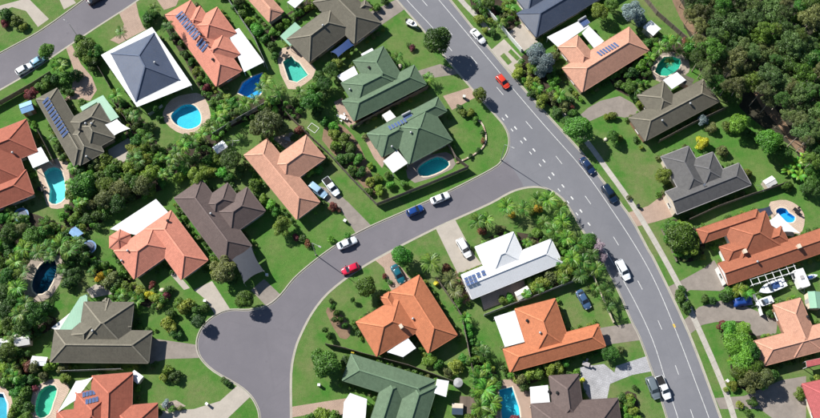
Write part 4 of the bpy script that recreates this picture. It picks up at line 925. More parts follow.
# spa, tank, goal, pergola, clothes line, bins
r=rootat(457.5,409,3,.8,'spa_bath','square spa with dark blue cover on a deck beside the sage green roof','spa')
MB().box((-1.1,-1.1,0),(1.1,1.1,.85)).build('tub',r,M['cream']); MB().box((-1.15,-1.15,.85),(1.15,.15,.95)).build('cover',r,plain('spa_cover',(.03,.055,.09),.6,.1)); MB().box((-1.15,.17,.85),(1.15,1.15,.94)).build('cover',r,M['cream'])
r=rootat(468,405,3,.1,'timber_deck','weathered timber deck beside the spa','deck')
bd=MB().box((-1.75,-.065,.02),(1.75,.065,.14)).data('board',(M['wood'],))
for k in range(24): obj('board',bd,r,(0,-1.75+.15*k,0))
MB().box((-1.6,-1.7,.0),(-1.5,1.7,.019)).box((1.5,-1.7,0),(1.6,1.7,.019)).build('joist',r,M['wood'])
r=rootat(458,383,0,1.2,'water_tank','round grey water tank at the corner of the sage green roof','tank')
MB().tube([(0,0,0),(0,0,1.9)],.95,20).build('shell',r,M['fgrey']); MB().tube([(0,0,1.9),(0,0,2.15)],[.98,.1],20).build('lid',r,M['fgrey']); MB().tube([(.95,0,.2),(1.15,0,.2)],.05,6).build('outlet',r,M['steel'])
r=rootat(313,127,35,.6,'goal_frame','white rectangular goal frame on the lawn strip left of the long fence','goal')
for a,b in (((-1.1,-.8,.05),(1.1,-.8,.05)),((-1.1,.8,.05),(1.1,.8,.05)),((-1.1,-.8,.05),(-1.1,.8,.05)),((1.1,-.8,.05),(1.1,.8,.05))): MB().bar(a,b,.09,.09).build('bar',r,M['white'])
r=rootat(772,273,-17,2.3,'pergola','white slatted pergola along the lower side of the rust-red roof','pergola')
for y in (-1.2,1.2): MB().box((-5.4,y-.06,2.3),(5.4,y+.06,2.45)).build('beam',r,M['white'])
for k in range(7): x=-5.2+k*10.4/6; MB().box((x-.05,-1.5,2.451),(x+.05,1.5,2.56)).build('rafter',r,M['white']); MB().box((x-.06,-1.26,0),(x+.06,-1.14,2.3)).build('post',r,M['white'])
MB().box((-5.4,-.04,2.561),(5.4,.04,2.62)).build('batten',r,M['white'])
def hoist(px,py,label):
    r=rootat(px,py,0,1.6,'clothes_hoist',label,'clothes line','rotary clothes lines')
    MB().tube([(0,0,0),(0,0,2)],.04,8).build('pole',r,M['steel'])
    e=[(1.5,0),(0,1.5),(-1.5,0),(0,-1.5)]
    for x,y in e: MB().tube([(0,0,1.7),(x,y,2)],.02,6).build('arm',r,M['steel'])
    for s_ in (.4,.7,1): MB().tube([(x*s_,y*s_,1.7+.3*s_) for x,y in e+[e[0]]],.008,4,cap=False).build('line',r,M['steel'])
hoist(233,141,'rotary clothes line on the lawn above the peach roof with parked cars'); hoist(762,186,'rotary clothes line right of the charcoal roof with white end wall'); hoist(660,45,'rotary clothes line among shrubs near the white-roofed shed')
def binn(px,py,col,label):
    r=rootat(px,py,rnd.uniform(0,90),.5,'wheelie_bin',label,'bin','wheelie bins')
    V=[(-.24,-.24,.06),(.24,-.24,.06),(.24,.24,.06),(-.24,.24,.06),(-.3,-.3,.95),(.3,-.3,.95),(.3,.3,.95),(-.3,.3,.95)]
    MB().add(V,[(0,3,2,1),(4,5,6,7),(0,1,5,4),(1,2,6,5),(2,3,7,6),(3,0,4,7)]).build('body',r,plain('bin_body',(.03,.09,.05),.6,.1)); MB().box((-.33,-.33,.951),(.33,.33,1.02)).build('lid',r,plain('bin_lid',col,.5,.1))
    for s_ in (-1,1): MB().tube([(s_*.2,.28,.1),(s_*.26,.28,.1)],.1,8).build('wheel',r,M['black'])
binn(345,221,(.7,.7,.68),'pale-lidded bin beside the brown driveway above the silver-white car'); binn(353,352,(.6,.45,.03),'yellow-lidded bin at the upper corner of the sage green roof'); binn(638,206,(.02,.02,.02),'black-lidded bin at the footpath by the pink driveway'); binn(464,97,(.65,.65,.6),'pale-lidded bin beside the upper paved driveway'); binn(435,284,(.6,.55,.05),'yellow-lidded bin behind the orange roof by the teal car')
def letterbox(px,py,label):
    r=rootat(px,py,rnd.uniform(0,90),.6,'letterbox',label,'letterbox','brick letterboxes'); MB().box((-.25,-.22,0),(.25,.22,1.0)).build('pillar',r,M['cream']); MB().box((-.3,-.27,1.0),(.3,.27,1.07)).build('cap',r,M['white']); MB().box((-.15,-.235,.7),(.15,-.221,.78)).build('slot',r,M['black'])
letterbox(207,404,'letterbox beside the curved concrete driveway at the bottom'); letterbox(267,275,'letterbox below the grey carport sail'); letterbox(727,381,'letterbox on the verge by the footpath at lower right'); letterbox(319,385,'letterbox on the lawn below the round tree'); letterbox(475,92,'letterbox by the paved driveway of the lower green roof'); letterbox(205,301,'letterbox at the driveway of the salmon roof')
# street lamps
def lamp(px,py,tx,ty,label):
    c=P(px,py,0); d=P(tx,ty,0)-c; r=thing('street_lamp',label,'street lamp',(c.x,c.y,0),math.atan2(d.y,d.x),'street lamps')
    MB().tube([(0,0,0),(0,0,8.6)],[.10,.06],10).build('pole',r,M['steel']); MB().tube([(0,0,8.5),(.6,0,8.95),(1.7,0,9.1)],.04,8).build('arm',r,M['steel'])
    MB().box((1.6,-.16,9.02),(2.3,.16,9.16)).build('lamp_head',r,M['fgrey']); MB().tube([(0,0,0),(0,0,.25)],.18,10).build('base',r,M['kerb']); return r
lamp(501,160,530,175,'tall grey street lamp on the corner lawn at the junction'); lamp(316,255,335,265,'tall grey street lamp above the side street bend'); lamp(78,37,68,30,'tall grey street lamp on the back street at top left').scale = (.7,.7,.7)
# ------------------------------------------------------------------ fences and walls
pan={}
def fence(pts,label,h=1.75,mat='fence',closed=False,name='fence',bay=2.4,th=.05):
    w=[P(x,y,0) for x,y in pts]; c=w[0].copy(); r=thing(name,label,'fence',(c.x,c.y,0),0,'boundary fences')
    for a,b in zip(w,w[1:]):
        L_=(b-a).length; k=max(1,round(L_/bay)); s_=L_/k; key=(mat,round(s_,2),h,th)
        if key not in pan:
            m=MB(); q=max(1,int(s_/.16))
            for i in range(q): m.box((i*s_/q+.006,-th/2,.06),((i+1)*s_/q-.006,th/2-(.012 if i%2 else 0),h+.03*(i%3)))
            m.box((.05,th/2+.001,.35),(s_-.05,th/2+.05,.43)); m.box((.05,th/2+.001,h-.35),(s_-.05,th/2+.05,h-.27))
            pan[key]=m.data('panel',(M[mat],))
            pan['post'+mat+str(h)]=MB().box((-.055,-.06,0),(.055,.06,h+.1)).data('post',(M[mat],))
        ang=math.atan2(b.y-a.y,b.x-a.x)
        for i in range(k):
            p=a.lerp(b,i/k)-c; o=obj('panel',pan[key],r,p,ang); obj('post',pan['post'+mat+str(h)],r,p,ang)
    p=w[-1]-c; obj('post',pan['post'+mat+str(h)],r,p,0)
    return r
fence([(-8,110),(12,99),(33,87),(52,75)],'brown timber fence along the back street verge at left')
fence([(112,101),(128,122)],'short timber fence between the blue-grey and charcoal roofs')
fence([(214,136),(240,120),(278,99)],'grey fence under the hedge between the kidney pool and peach roof',mat='fgrey')
fence([(224,-6),(240,18),(255,40),(268,70)],'pale fence right of the big coral roof',mat='fgrey',h=1.5)
fence([(353,129),(390,109),(428,89)],'dark timber fence between the two green roofs')
fence([(377,206),(400,197),(430,185),(468,169)],'long dark fence along the side street behind the teal pool',h=1.9)
fence([(286,114),(306,134),(328,154),(350,178),(377,206)],'long timber fence from the peach roof down to the side street')
fence([(448,146),(456,160),(468,169)],'short dark fence right of the teal pool',h=1.9)
fence([(436,279),(448,296),(461,316),(467,344),(473,376),(474,396)],'timber fence between the orange roof by the teal car and the white roof')
fence([(326,345),(345,349),(362,354),(408,366),(456,383)],'dark fence above the sage green roof')
fence([(484,316),(510,306),(530,299),(560,287),(593,275)],'fence between the white roof and the orange roof with white patio',mat='fgrey')
fence([(593,277),(602,298),(613,323)],'low brick and rail fence along the main road beside the lawn car',h=1.1,mat='cream')
fence([(658,143),(690,126),(724,110)],'timber fence between the olive-grey and charcoal roofs')
fence([(688,221),(716,208),(750,196),(786,184)],'long timber fence between the charcoal and rust-red roofs')
fence([(64,372),(92,371),(123,370)],'pale timber fence above the red roof with sail',mat='fgrey')
fence([(476,0),(487,12),(497,23)],'white wall-like fence by the navy roof, upper piece',mat='white',th=.18,h=1.6)
fence([(500,27),(509,38),(521,52)],'white wall-like fence by the navy roof, lower piece',mat='white',th=.18,h=1.6)
fence([(636,-10),(656,15),(687,42)],'dark paling fence along the park edge at the top')
fence([(40,133),(48,148),(56,164)],'dark timber fence between the red and charcoal roofs at left')
fence([(150,116),(163,107)],'low pool fence left of the kidney pool',h=1.2,mat='fgrey')
fence([(100,70),(112,90)],'timber fence left of the blue-grey roof')
fence([(760,316),(757,306),(752,296)],'white gate posts and fence beside the dinghy',mat='white',h=1.6)
fence([(676,262),(668,244),(661,230)],'low hedge-side fence by the footpath above the concrete driveway',h=.9)
# stone edging of the corner lawn
E_=smooth_loop([P(x,y,0)[:2] for x,y in ((457,163),(466,159),(475,154),(483,147),(486,138),(483,126),(478,120))],6,False)
c=Vector((*E_[0],0)); r=thing('garden_edging','curved stone garden edging round the corner lawn of the lower green roof','edging',c)
sm=[]
for k in range(4):
    b=MB(); n=6; pl=[(.33*math.cos(a)*rnd.uniform(.75,1.1),.2*math.sin(a)*rnd.uniform(.8,1.1)) for a in [2*math.pi*i/n for i in range(n)]]; b.prism(pl,0,.28); sm.append(b.data('stone',(M['cream'] if k%2 else M['tanbrick'],)))
acc=0
for a,b in zip(E_,E_[1:]):
    L_=math.dist(a,b); k=max(1,round(L_/.62))
    for i in range(k): obj('stone',sm[rnd.randrange(4)],r,(a[0]+(b[0]-a[0])*i/k-c.x,a[1]+(b[1]-a[1])*i/k-c.y,0),math.atan2(b[1]-a[1],b[0]-a[0])+rnd.uniform(-.2,.2))
# rocks in front gardens
def rock(px,py,s_,label):
    r=rootat(px,py,rnd.uniform(0,180),s_*.4,'garden_rock',label,'rock','garden rocks'); V=[];F=[]; n=8
    for i in range(5):
        t=i/4*math.pi/2
        for k in range(n): q=s_*math.cos(t)*rnd.uniform(.8,1.1)+.02; V.append((q*math.cos(2*math.pi*k/n),.75*q*math.sin(2*math.pi*k/n),s_*.7*math.sin(t)))
    for i in range(4):
        for k in range(n): F.append((i*n+k,i*n+(k+1)%n,(i+1)*n+(k+1)%n,(i+1)*n+k))
    F.append(tuple(4*n+k for k in range(n))); obj('boulder',mesh('boulder',V,F,(M['cream'],),smooth=True),r)
rock(162,290,.7,'pale boulder in the garden right of the dark grey roof'); rock(606,139,.6,'pale boulder at the foot of the small round lawn tree'); rock(400,66,.7,'pale boulder beside the upper green roof')
# ------------------------------------------------------------------ vegetation
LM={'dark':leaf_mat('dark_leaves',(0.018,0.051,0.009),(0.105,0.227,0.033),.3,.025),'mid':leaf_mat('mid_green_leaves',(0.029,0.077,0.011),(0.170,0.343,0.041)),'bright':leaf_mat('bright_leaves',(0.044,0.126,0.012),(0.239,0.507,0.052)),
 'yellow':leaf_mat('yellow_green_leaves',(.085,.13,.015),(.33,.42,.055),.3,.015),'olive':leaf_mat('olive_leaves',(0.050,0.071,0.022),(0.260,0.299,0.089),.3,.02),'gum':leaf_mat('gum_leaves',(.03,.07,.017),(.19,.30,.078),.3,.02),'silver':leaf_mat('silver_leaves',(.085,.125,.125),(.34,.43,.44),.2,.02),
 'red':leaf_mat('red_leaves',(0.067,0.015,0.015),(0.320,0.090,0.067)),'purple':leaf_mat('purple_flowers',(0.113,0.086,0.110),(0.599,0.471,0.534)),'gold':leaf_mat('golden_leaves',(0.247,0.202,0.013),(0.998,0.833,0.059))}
def crown_mesh(name,seed,nl,leaf,n,flat=.85,pos=.62,lr=(.28,.46),low=-.45,vary=.25):
    g=np.random.default_rng(seed); lob=[]
    for i in range(nl):
        for _ in range(60):
            d=g.normal(size=3); d/=np.linalg.norm(d)
            if d[2]<low: continue
            c=d*pos*g.uniform(.45,1.0+vary)
            if all(np.linalg.norm(c-o[0])>.2 for o in lob): break
        lob.append((c,g.uniform(*lr)))
    V=np.zeros((n*4,3)); att=np.zeros(n*4); k=0; C=np.array([l[0] for l in lob]); RR=np.array([l[1] for l in lob]); w=RR**2/np.sum(RR**2)
    lt=g.uniform(0,.45,size=nl)
    while k<n:
        i=g.choice(nl,p=w); d=g.normal(size=3); d/=np.linalg.norm(d)
        if d[2]<-.55: continue
        p=C[i]+d*RR[i]*g.uniform(.72,1.1)
        dist=np.linalg.norm(C-p,axis=1)/RR; dist[i]=9
        if dist.min()<.62 and g.random()<.9: continue
        nn=d+g.normal(size=3)*.55+np.array((0,0,.25)); nn/=np.linalg.norm(nn)
        t=np.cross(nn,g.normal(size=3)); t/=np.linalg.norm(t); b=np.cross(nn,t); s=leaf*g.uniform(.55,1.35)
        q=np.array([p-t*s*.5,p+b*s*.32+nn*s*.1,p+t*s*.5,p-b*s*.32+nn*s*.1]); q[:,2]*=flat
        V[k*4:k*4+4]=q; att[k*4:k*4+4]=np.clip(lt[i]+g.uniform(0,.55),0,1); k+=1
    m=bpy.data.meshes.new(name); m.from_pydata(V.tolist(),[],[(4*i,4*i+1,4*i+2,4*i+3) for i in range(n)])
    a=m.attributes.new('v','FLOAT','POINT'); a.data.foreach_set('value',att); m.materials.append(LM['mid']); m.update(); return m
def trunk_mesh(seed,top=1.0,limbs=5,lean=.06):
    """unit tree: crown centre at z=1"""
    q=random.Random(seed); b=MB(); p=[(0,0,-.04),(q.uniform(-lean,lean)*.5,q.uniform(-lean,lean)*.5,.35),(q.uniform(-lean,lean),q.uniform(-lean,lean),.7)]
    b.tube(p,[.075,.055,.045],8)
    for k in range(limbs):
        a=2*math.pi*k/limbs+q.uniform(-.4,.4); e=q.uniform(.25,.42); b.tube([p[2],(p[2][0]+.5*e*math.cos(a),p[2][1]+.5*e*math.sin(a),.9),(p[2][0]+e*math.cos(a),p[2][1]+e*math.sin(a),q.uniform(1.0,1.2))],[.04,.026,.01],6)
    b.tube([p[2],(p[2][0],p[2][1],1.15)],[.042,.012],6)
    return b.data('trunk',(M['trunk'],),True)
CR={'round':[crown_mesh('crown',90+i,26,.118,6200,.88,.6,(.3,.46),-.45,.06) for i in range(3)],'tree':[crown_mesh('crown',i,30,.112,5600,.88,.64,(.2,.44)) for i in range(4)],'gum':[crown_mesh('crown',20+i,36,.092,5600,.85,.74,(.14,.34),-.4,.3) for i in range(4)],'shrub':[crown_mesh('crown',40+i,16,.17,2000,.85,.58,(.22,.46),-.2,.35) for i in range(4)],
 'small':[crown_mesh('crown',60+i,10,.26,520,.85,.52,(.28,.48),-.2,.35) for i in range(3)],'cone':[crown_mesh('crown',80,14,.2,900,1.5,.5,(.3,.42))]}
TR=[trunk_mesh(i) for i in range(4)]
# palm: one frond shared by all palms
def frond_mesh(seed,Lf=1.0,n=22,droop=.55):
    q=random.Random(seed); V=[];F=[];A=[]
    def mid(t): return Vector((Lf*(t-.12*t*t*t),0,.34*math.sin(min(1,t*1.35)*math.pi*.62)-droop*t**2.3))
    for i in range(n):   # rib
        t0,t1=i/n,(i+1)/n; a,b=mid(t0),mid(t1); w=.018*(1-t0)+.004; k=len(V); V+=[a+Vector((0,-w,0)),b+Vector((0,-w,0)),b+Vector((0,w,0)),a+Vector((0,w,0))]; F.append((k,k+1,k+2,k+3)); A+=[.6]*4
        if i<2: continue
        for s in (-1,1):
            l=Lf*.34*math.sin(math.pi*min(1,.12+t0*.86))**.6*q.uniform(.85,1.1); d=Vector((.55+.5*t0,s*.85,-.28+q.uniform(-.1,.1))).normalized(); e=a+d*l; wv=Vector((.028,0,0)); c=a+d*l*.5+Vector((0,0,.03)); k=len(V)
            V+=[a-wv*.5,c-wv,e,c+wv]; F.append((k,k+1,k+2,k+3)); A+=[q.uniform(0,1)]*4
    m=bpy.data.meshes.new('frond'); m.from_pydata([tuple(v) for v in V],[],F); a=m.attributes.new('v','FLOAT','POINT'); a.data.foreach_set('value',A); m.materials.append(LM['mid']); m.update(); return m
FR=[frond_mesh(1),frond_mesh(2,1,20,.8),frond_mesh(3,1,22,.3)]
def ptrunk(seed):
    q=random.Random(seed); b=MB(); n=9; lx,ly=q.uniform(-.07,.07),q.uniform(-.07,.07)
    b.tube([(lx*(i/n)**2,ly*(i/n)**2,-.02+1.02*i/n) for i in range(n+1)],[.045 if i==0 else (.032 if i%2 else .028) for i in range(n+1)],8); return b.data('trunk',(M['gumbark'],),True),(lx,ly)
PT=[ptrunk(i) for i in range(4)]
def banana_leaf():
    V=[];F=[];A=[]; n=8
    for i in range(n+1):
        t=i/n; w=.17*math.sin(math.pi*min(.97,.1+.88*t))**.7; z=.5*math.sin(t*1.9)-.3*t*t; V+=[(t,-w,z-.05),(t,0,z),(t,w,z-.05)]; A+=[.3,.8,.5]
        if i: k=3*i; F+=[(k-3,k,k+1,k-2),(k-2,k+1,k+2,k-1)]
    m=bpy.data.meshes.new('leaf'); m.from_pydata(V,[],F); a=m.attributes.new('v','FLOAT','POINT'); a.data.foreach_set('value',A); m.materials.append(LM['bright']); m.update(); return m
BL=banana_leaf()
PLANTS=[]
KIND={'round':('garden_tree','tree'),'tree':('garden_tree','tree'),'gum':('gum_tree','tree'),'shrub':('shrub','shrub'),'small':('shrub','shrub'),'cone':('conifer','tree'),'palm':('palm_tree','palm'),'banana':('banana_plant','plant')}
ADJ={'dark':'dark green','mid':'green','bright':'bright green','yellow':'yellow-green','olive':'olive green','gum':'grey-green','silver':'silvery','red':'dark red','purple':'purple flowering','gold':'golden yellow'}
def plant(px,py,rp,kind,tint,h=None,place=None):
    r_=rp*M_PX
    if kind in ('tree','gum','round'): zc=h or max(1.6,r_*1.45)
    elif kind in ('shrub','small'): zc=h or max(.35,r_*.62)
    elif kind=='cone': zc=h or r_*1.5
    elif kind=='palm': zc=h or rnd.uniform(3.2,5.2)
    else: zc=h or 1.2
    c=P(px,py,zc if kind!='palm' else zc); nm,cat=KIND[kind]
    r=thing(nm,'',cat,(c.x,c.y,0),rnd.uniform(0,6.28))
    if kind=='palm':
        k=rnd.randrange(4); t=obj('trunk',PT[k][0],r); t.scale=(3.2*max(.7,r_/2.2),)*2+(zc,); lx,ly=PT[k][1]; s=3.2*max(.7,r_/2.2); n=rnd.randint(11,15)
        for i in range(n):
            f=obj('frond',FR[i%3],r,(lx*s,ly*s,zc),mat=LM[tint]); f.rotation_euler=(rnd.uniform(-.15,.15),rnd.uniform(-.45,.25),2*math.pi*i/n*1.0+rnd.uniform(-.2,.2)); f.scale=(r_*1.12*rnd.uniform(.85,1.1),r_*rnd.uniform(.95,1.2),r_)
    elif kind=='banana':
        MB().tube([(0,0,0),(0,0,zc)],[.14,.09],7).build('stem',r,M['trunk'])
        n=rnd.randint(8,11)
        for i in range(n):
            f=obj('leaf',BL,r,(0,0,zc*.8),mat=LM[tint]); f.rotation_euler=(rnd.uniform(-.3,.3),rnd.uniform(-.5,.15),2.4*i+rnd.uniform(-.3,.3)); f.scale=(r_*rnd.uniform(.8,1.1),r_*1.3,r_)
    else:
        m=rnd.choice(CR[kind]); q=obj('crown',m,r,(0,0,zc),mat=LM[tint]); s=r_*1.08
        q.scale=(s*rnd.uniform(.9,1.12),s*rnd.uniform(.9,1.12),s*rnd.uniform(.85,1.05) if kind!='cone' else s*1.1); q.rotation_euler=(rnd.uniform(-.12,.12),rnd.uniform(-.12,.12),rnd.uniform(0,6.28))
        t=obj('trunk',rnd.choice(TR),r,mat=M['gumbark'] if kind=='gum' else M['trunk']); w=max(.5,r_*(1.0 if kind in('tree','gum','round') else .8)); t.scale=(w,w,zc)
    PLANTS.append((r,px,py,rp,kind,tint,place)); return r
T='tree';O_='round';G='gum';B='shrub';K='small';Q='palm';C_='cone';Z='banana'
PL=[(8,14,8,B,'dark'),(17,22,7,B,'mid'),(23,27,5,B,'yellow'),(4,24,5,B,'red'),(46,51,8.5,O_,'mid'),(87,50,11,T,'mid',2.6),(95,52,8,T,'mid',2.2),(82,56,7,B,'mid'),(79,42,8,B,'mid'),(97,60,8,B,'dark'),(92,66,7,B,'dark'),(60,66,9,Q,'bright'),(67,78,8,B,'mid'),(75,76,7,B,'dark'),(56,80,7,B,'dark'),(46,84,6,B,'mid'),(121,32,7,Q,'mid'),(152,17,9,B,'dark'),(148,24,6,B,'dark'),(154,9,7,Q,'mid'),(116,70,5,B,'mid'),
(168,27,8,Q,'dark',5.6),(176,36,4,B,'dark'),(181,44,4,B,'mid'),(187,54,5,B,'dark'),(192,62,5,B,'mid'),(197,71,5,B,'yellow'),(200,80,5,B,'mid'),(169,22,4,B,'mid'),(206,87,5,B,'red'),
(222,-4,5,B,'mid'),(236,6,6,B,'dark'),(243,14,6,B,'mid'),(250,22,6,B,'bright'),(258,29,8,B,'bright'),(266,40,6,B,'mid'),(240,2,6,T,'dark'),
(272,32,5.5,B,'bright'),(279,27,5.5,B,'bright'),(286,22,5.5,B,'bright'),(293,17.5,5.5,B,'mid'),(300,13,5.5,B,'bright'),(307,8.5,5.5,B,'bright'),(314,4,5.5,B,'mid'),(321,-1,5.5,B,'bright'),
(271,47,6,B,'dark'),(274,56,5,B,'mid'),(279,90,8,Q,'mid'),(266,80,8,Q,'bright',3.5),(262,88,8,Q,'mid'),(318,76,7,B,'dark'),(324,84,8,T,'dark'),(314,88,7,B,'mid'),(311,100,10,T,'mid'),(324,96,7,B,'dark'),(300,92,7,Q,'mid'),(296,102,6,B,'dark'),(318,112,7,B,'dark'),(326,122,6,B,'mid'),
(437,40,15,O_,'dark',5.4),(398,57,7,Q,'mid',2.2),(412,48,4,K,'red'),(409,45,3,K,'mid'),(429,78,7,Q,'bright',2.0),(392,62,4,B,'mid'),(338,62,6,B,'yellow'),(346,55,5,B,'yellow'),(331,70,8,T,'dark'),(340,74,5,B,'dark'),(378,7,5,B,'mid'),(385,2,5,B,'dark'),
(480,20,6,B,'yellow'),(488,4,7,T,'dark'),(497,9,5,B,'dark'),(506,6,6,B,'mid'),(492,33,5,B,'dark'),(485,30,4,B,'yellow'),
(600,11,9,T,'yellow',3),(611,5,8,T,'mid'),(592,4,7,B,'mid'),(632,12,12,T,'silver'),(641,20,7,B,'silver'),(537,55,10,T,'silver',3),(546,64,9,T,'silver',3),(541,72,7,B,'silver'),(519,74,8,B,'yellow'),(530,82,7,B,'yellow'),(534,92,6,B,'dark'),(555,57,6,B,'olive'),(560,72,5,B,'mid'),
(612,75,6,B,'mid'),(622,70,6,B,'mid'),(632,74,7,B,'dark'),(641,66,7,B,'bright'),(648,74,5,B,'dark'),(640,84,6,B,'mid'),(630,86,7,T,'mid'),(619,84,5,B,'dark'),(650,58,7,Q,'bright'),(660,47,8,Q,'bright'),(668,40,8,Q,'bright'),(676,42,7,Q,'mid'),(670,62,6,Q,'mid',2.5),(655,40,6,B,'mid'),(648,44,6,B,'dark'),(691,49,9,B,'mid'),
(702,121,7,B,'silver'),(711,128,6,B,'olive'),(738,124,10,T,'bright'),(746,134,7,B,'dark'),(728,128,6,B,'mid'),(701,143,7,B,'gold'),(722,152,7,B,'olive'),(769,142,13,O_,'bright'),(757,138,6,B,'mid'),(783,152,8,T,'dark'),(735,98,7,T,'mid'),(724,91,7,T,'mid'),(796,163,9,Z,'bright'),(805,158,8,Z,'bright'),(788,170,8,Z,'bright'),(799,176,9,Z,'bright'),(814,170,9,T,'mid'),(813,186,9,T,'dark'),(804,190,7,B,'dark'),(745,174,6,B,'yellow'),(786,186,6,B,'mid'),
(543,97,7,B,'yellow'),(541,104,6,B,'yellow'),(553,99,8,B,'olive'),(563,107,8,B,'olive'),(570,100,6,B,'dark'),(556,112,6,B,'dark'),(572,114,6,B,'mid'),(579,129,13.5,O_,'mid',4.4),(566,122,6,B,'dark'),(530,95,4,B,'dark'),(613,136,6,T,'mid',2.2),(619,138,4,B,'yellow'),(607,117,4,B,'yellow'),(613,116,5,B,'yellow'),(640,104,5,B,'yellow'),(634,98,6,B,'dark'),
(31,94,6.5,T,'red'),(40,87,6,B,'mid'),(48,81,6,B,'mid'),(83,103,5.5,B,'mid'),(70,92,5,B,'dark'),(116,96,8,Q,'bright',3),(122,104,6,B,'dark'),(128,112,6,B,'mid'),(134,116,7,Q,'mid'),(137,125,6,B,'dark'),(143,132,7,B,'mid'),(148,140,7,Q,'mid'),(150,128,6,B,'dark'),(138,140,7,B,'mid'),(132,150,7,B,'yellow'),(143,150,7,B,'mid'),(155,150,6,B,'mid'),(106,160,8,B,'yellow'),(96,164,7,B,'olive'),(117,165,7,B,'mid'),(156,110,4,C_,'dark'),(52,139,5,Q,'mid',2),(57,148,5,B,'dark'),(160,118,4,B,'dark'),(62,158,4,B,'dark'),
(215,103,7,B,'mid'),(223,110,8,Q,'bright'),(231,103,7,B,'mid'),(238,107,7,Q,'mid'),(246,104,8,Q,'bright'),(227,99,6,B,'yellow'),(218,117,8,Q,'bright'),(210,126,8,Q,'mid'),(202,135,8,Q,'bright'),(193,142,8,Q,'mid'),(184,147,8,Q,'bright'),(176,152,8,Q,'mid'),(225,118,6,B,'mid'),(200,142,6,B,'dark'),(186,140,6,B,'mid'),(172,158,7,Q,'bright'),(240,112,6,B,'dark'),(254,100,7,Q,'mid'),
(268,122,14,T,'olive',4.2),(256,128,8,T,'olive'),(281,128,8,T,'olive'),(300,131,6,B,'red'),(296,138,5,B,'dark'),(230,160,10,T,'dark'),(218,158,7,B,'mid'),(207,160,7,B,'mid'),(196,160,7,B,'dark'),(241,172,7,B,'dark'),(185,170,7,B,'mid'),(204,172,8,B,'mid'),(212,174,7,B,'yellow'),(196,176,8,T,'yellow'),(180,178,6,B,'bright'),(222,174,7,B,'bright'),(230,178,6,B,'mid'),(254,184,7,B,'mid'),(262,200,6,B,'bright'),(270,205,6,B,'bright'),(275,212,5,B,'mid'),
(480,95,7.5,T,'yellow',2.2),(462,113,5,B,'mid'),(470,113,5,B,'yellow'),(476,120,4,B,'mid'),(459,108,4,B,'dark'),(482,132,3,K,'dark'),(483,141,3,K,'red'),(478,150,3,K,'dark'),(470,156,3,K,'dark'),
(345,140,8,B,'mid'),(335,133,7,B,'yellow'),(336,148,7,B,'mid'),(352,147,7,B,'dark'),(348,157,7,B,'dark'),(340,160,6,B,'mid'),(359,160,6,B,'mid'),(352,170,6,B,'mid'),(362,172,6,B,'dark'),(371,182,6,B,'yellow'),(368,192,5,B,'mid'),(380,190,6,B,'bright'),(391,186,5,B,'bright'),(378,178,5,B,'bright'),(387,176,4,B,'mid'),(333,128,6,B,'bright'),(404,184,5,B,'mid'),(371,166,4,B,'bright'),
(83,187,12.5,O_,'mid',2.6),(72,196,8,B,'mid'),(100,178,8,B,'mid'),(112,170,8,B,'mid'),(121,190,10,T,'olive',2.6),(132,182,8,T,'mid'),(143,186,9,T,'olive',2.6),(150,174,9,T,'bright',3),(158,164,8,B,'mid'),(128,170,8,B,'yellow'),(138,168,7,B,'mid'),(105,199,9,T,'olive'),(94,206,8,B,'olive'),(82,208,8,B,'mid'),(74,218,7,B,'mid'),(64,217,6,B,'bright'),(88,220,7,B,'dark'),(98,216,7,B,'dark'),(118,204,8,T,'dark'),(132,196,7,B,'dark'),(152,190,7,B,'mid'),(162,184,6,B,'mid'),(80,170,7,B,'dark'),(92,166,6,B,'dark'),(163,174,6,Q,'bright'),(105,186,8,T,'mid'),(68,208,5,B,'mid'),(146,160,7,B,'yellow'),
(9,234,10,T,'dark'),(19,231,8,T,'olive'),(4,216,7,B,'bright'),(11,211,6,B,'mid'),(33,240,9,T,'mid'),(46,233,8,B,'mid'),(54,228,6,B,'mid'),(60,245,11,Q,'bright',3.6),(48,248,10,Q,'mid'),(71,250,9,Q,'mid'),(37,252,9,Q,'mid'),(25,248,9,Q,'bright'),(12,250,9,B,'dark'),(3,245,8,B,'bright'),(66,236,6,B,'dark'),(78,258,7,B,'dark'),(84,250,6,B,'dark'),(15,262,9,Q,'bright'),(4,262,8,B,'dark'),(22,272,8,Q,'mid'),(10,276,9,T,'mid'),(18,288,9,Q,'bright'),(5,292,9,T,'dark'),(14,300,9,T,'mid'),(26,304,8,Q,'mid'),(6,310,9,T,'dark'),(20,314,9,Q,'mid'),(33,314,10,T,'dark',4),(44,308,7,B,'dark'),(9,324,8,T,'mid'),(24,326,8,T,'dark'),(70,262,7,B,'dark'),(62,270,6,Q,'mid'),(50,256,7,Q,'mid'),(3,330,6,B,'mid'),(75,276,8,T,'dark',4.5),(68,284,7,B,'dark'),
(7,352,8,T,'mid'),(15,359,6,B,'bright'),(5,366,7,B,'bright'),(18,370,7,B,'olive'),(8,380,7,B,'mid'),(22,382,7,B,'mid'),(28,366,6,B,'red'),(16,392,6,B,'bright'),(26,394,7,B,'mid'),(20,404,7,B,'mid'),(28,408,6,B,'dark'),(14,414,6,B,'mid'),(24,418,7,B,'mid'),(36,366,7,B,'olive'),(50,367,6.5,B,'bright'),(62,367,6.5,B,'olive'),(66,378,6,B,'bright'),(35,388,3.5,K,'red'),(30,380,5,B,'dark'),(43,376,5,B,'olive'),
(86,262,6,B,'dark'),(95,266,6,B,'mid'),(100,277,6,B,'gold'),(110,280,9,B,'olive'),(122,275,6,B,'bright'),(127,288,7,B,'mid'),(141,291,6,B,'yellow'),(149,294,5,B,'gold'),(155,299,6,B,'yellow'),(152,285,4,K,'red'),(104,264,6,B,'mid'),(118,284,6,B,'dark'),
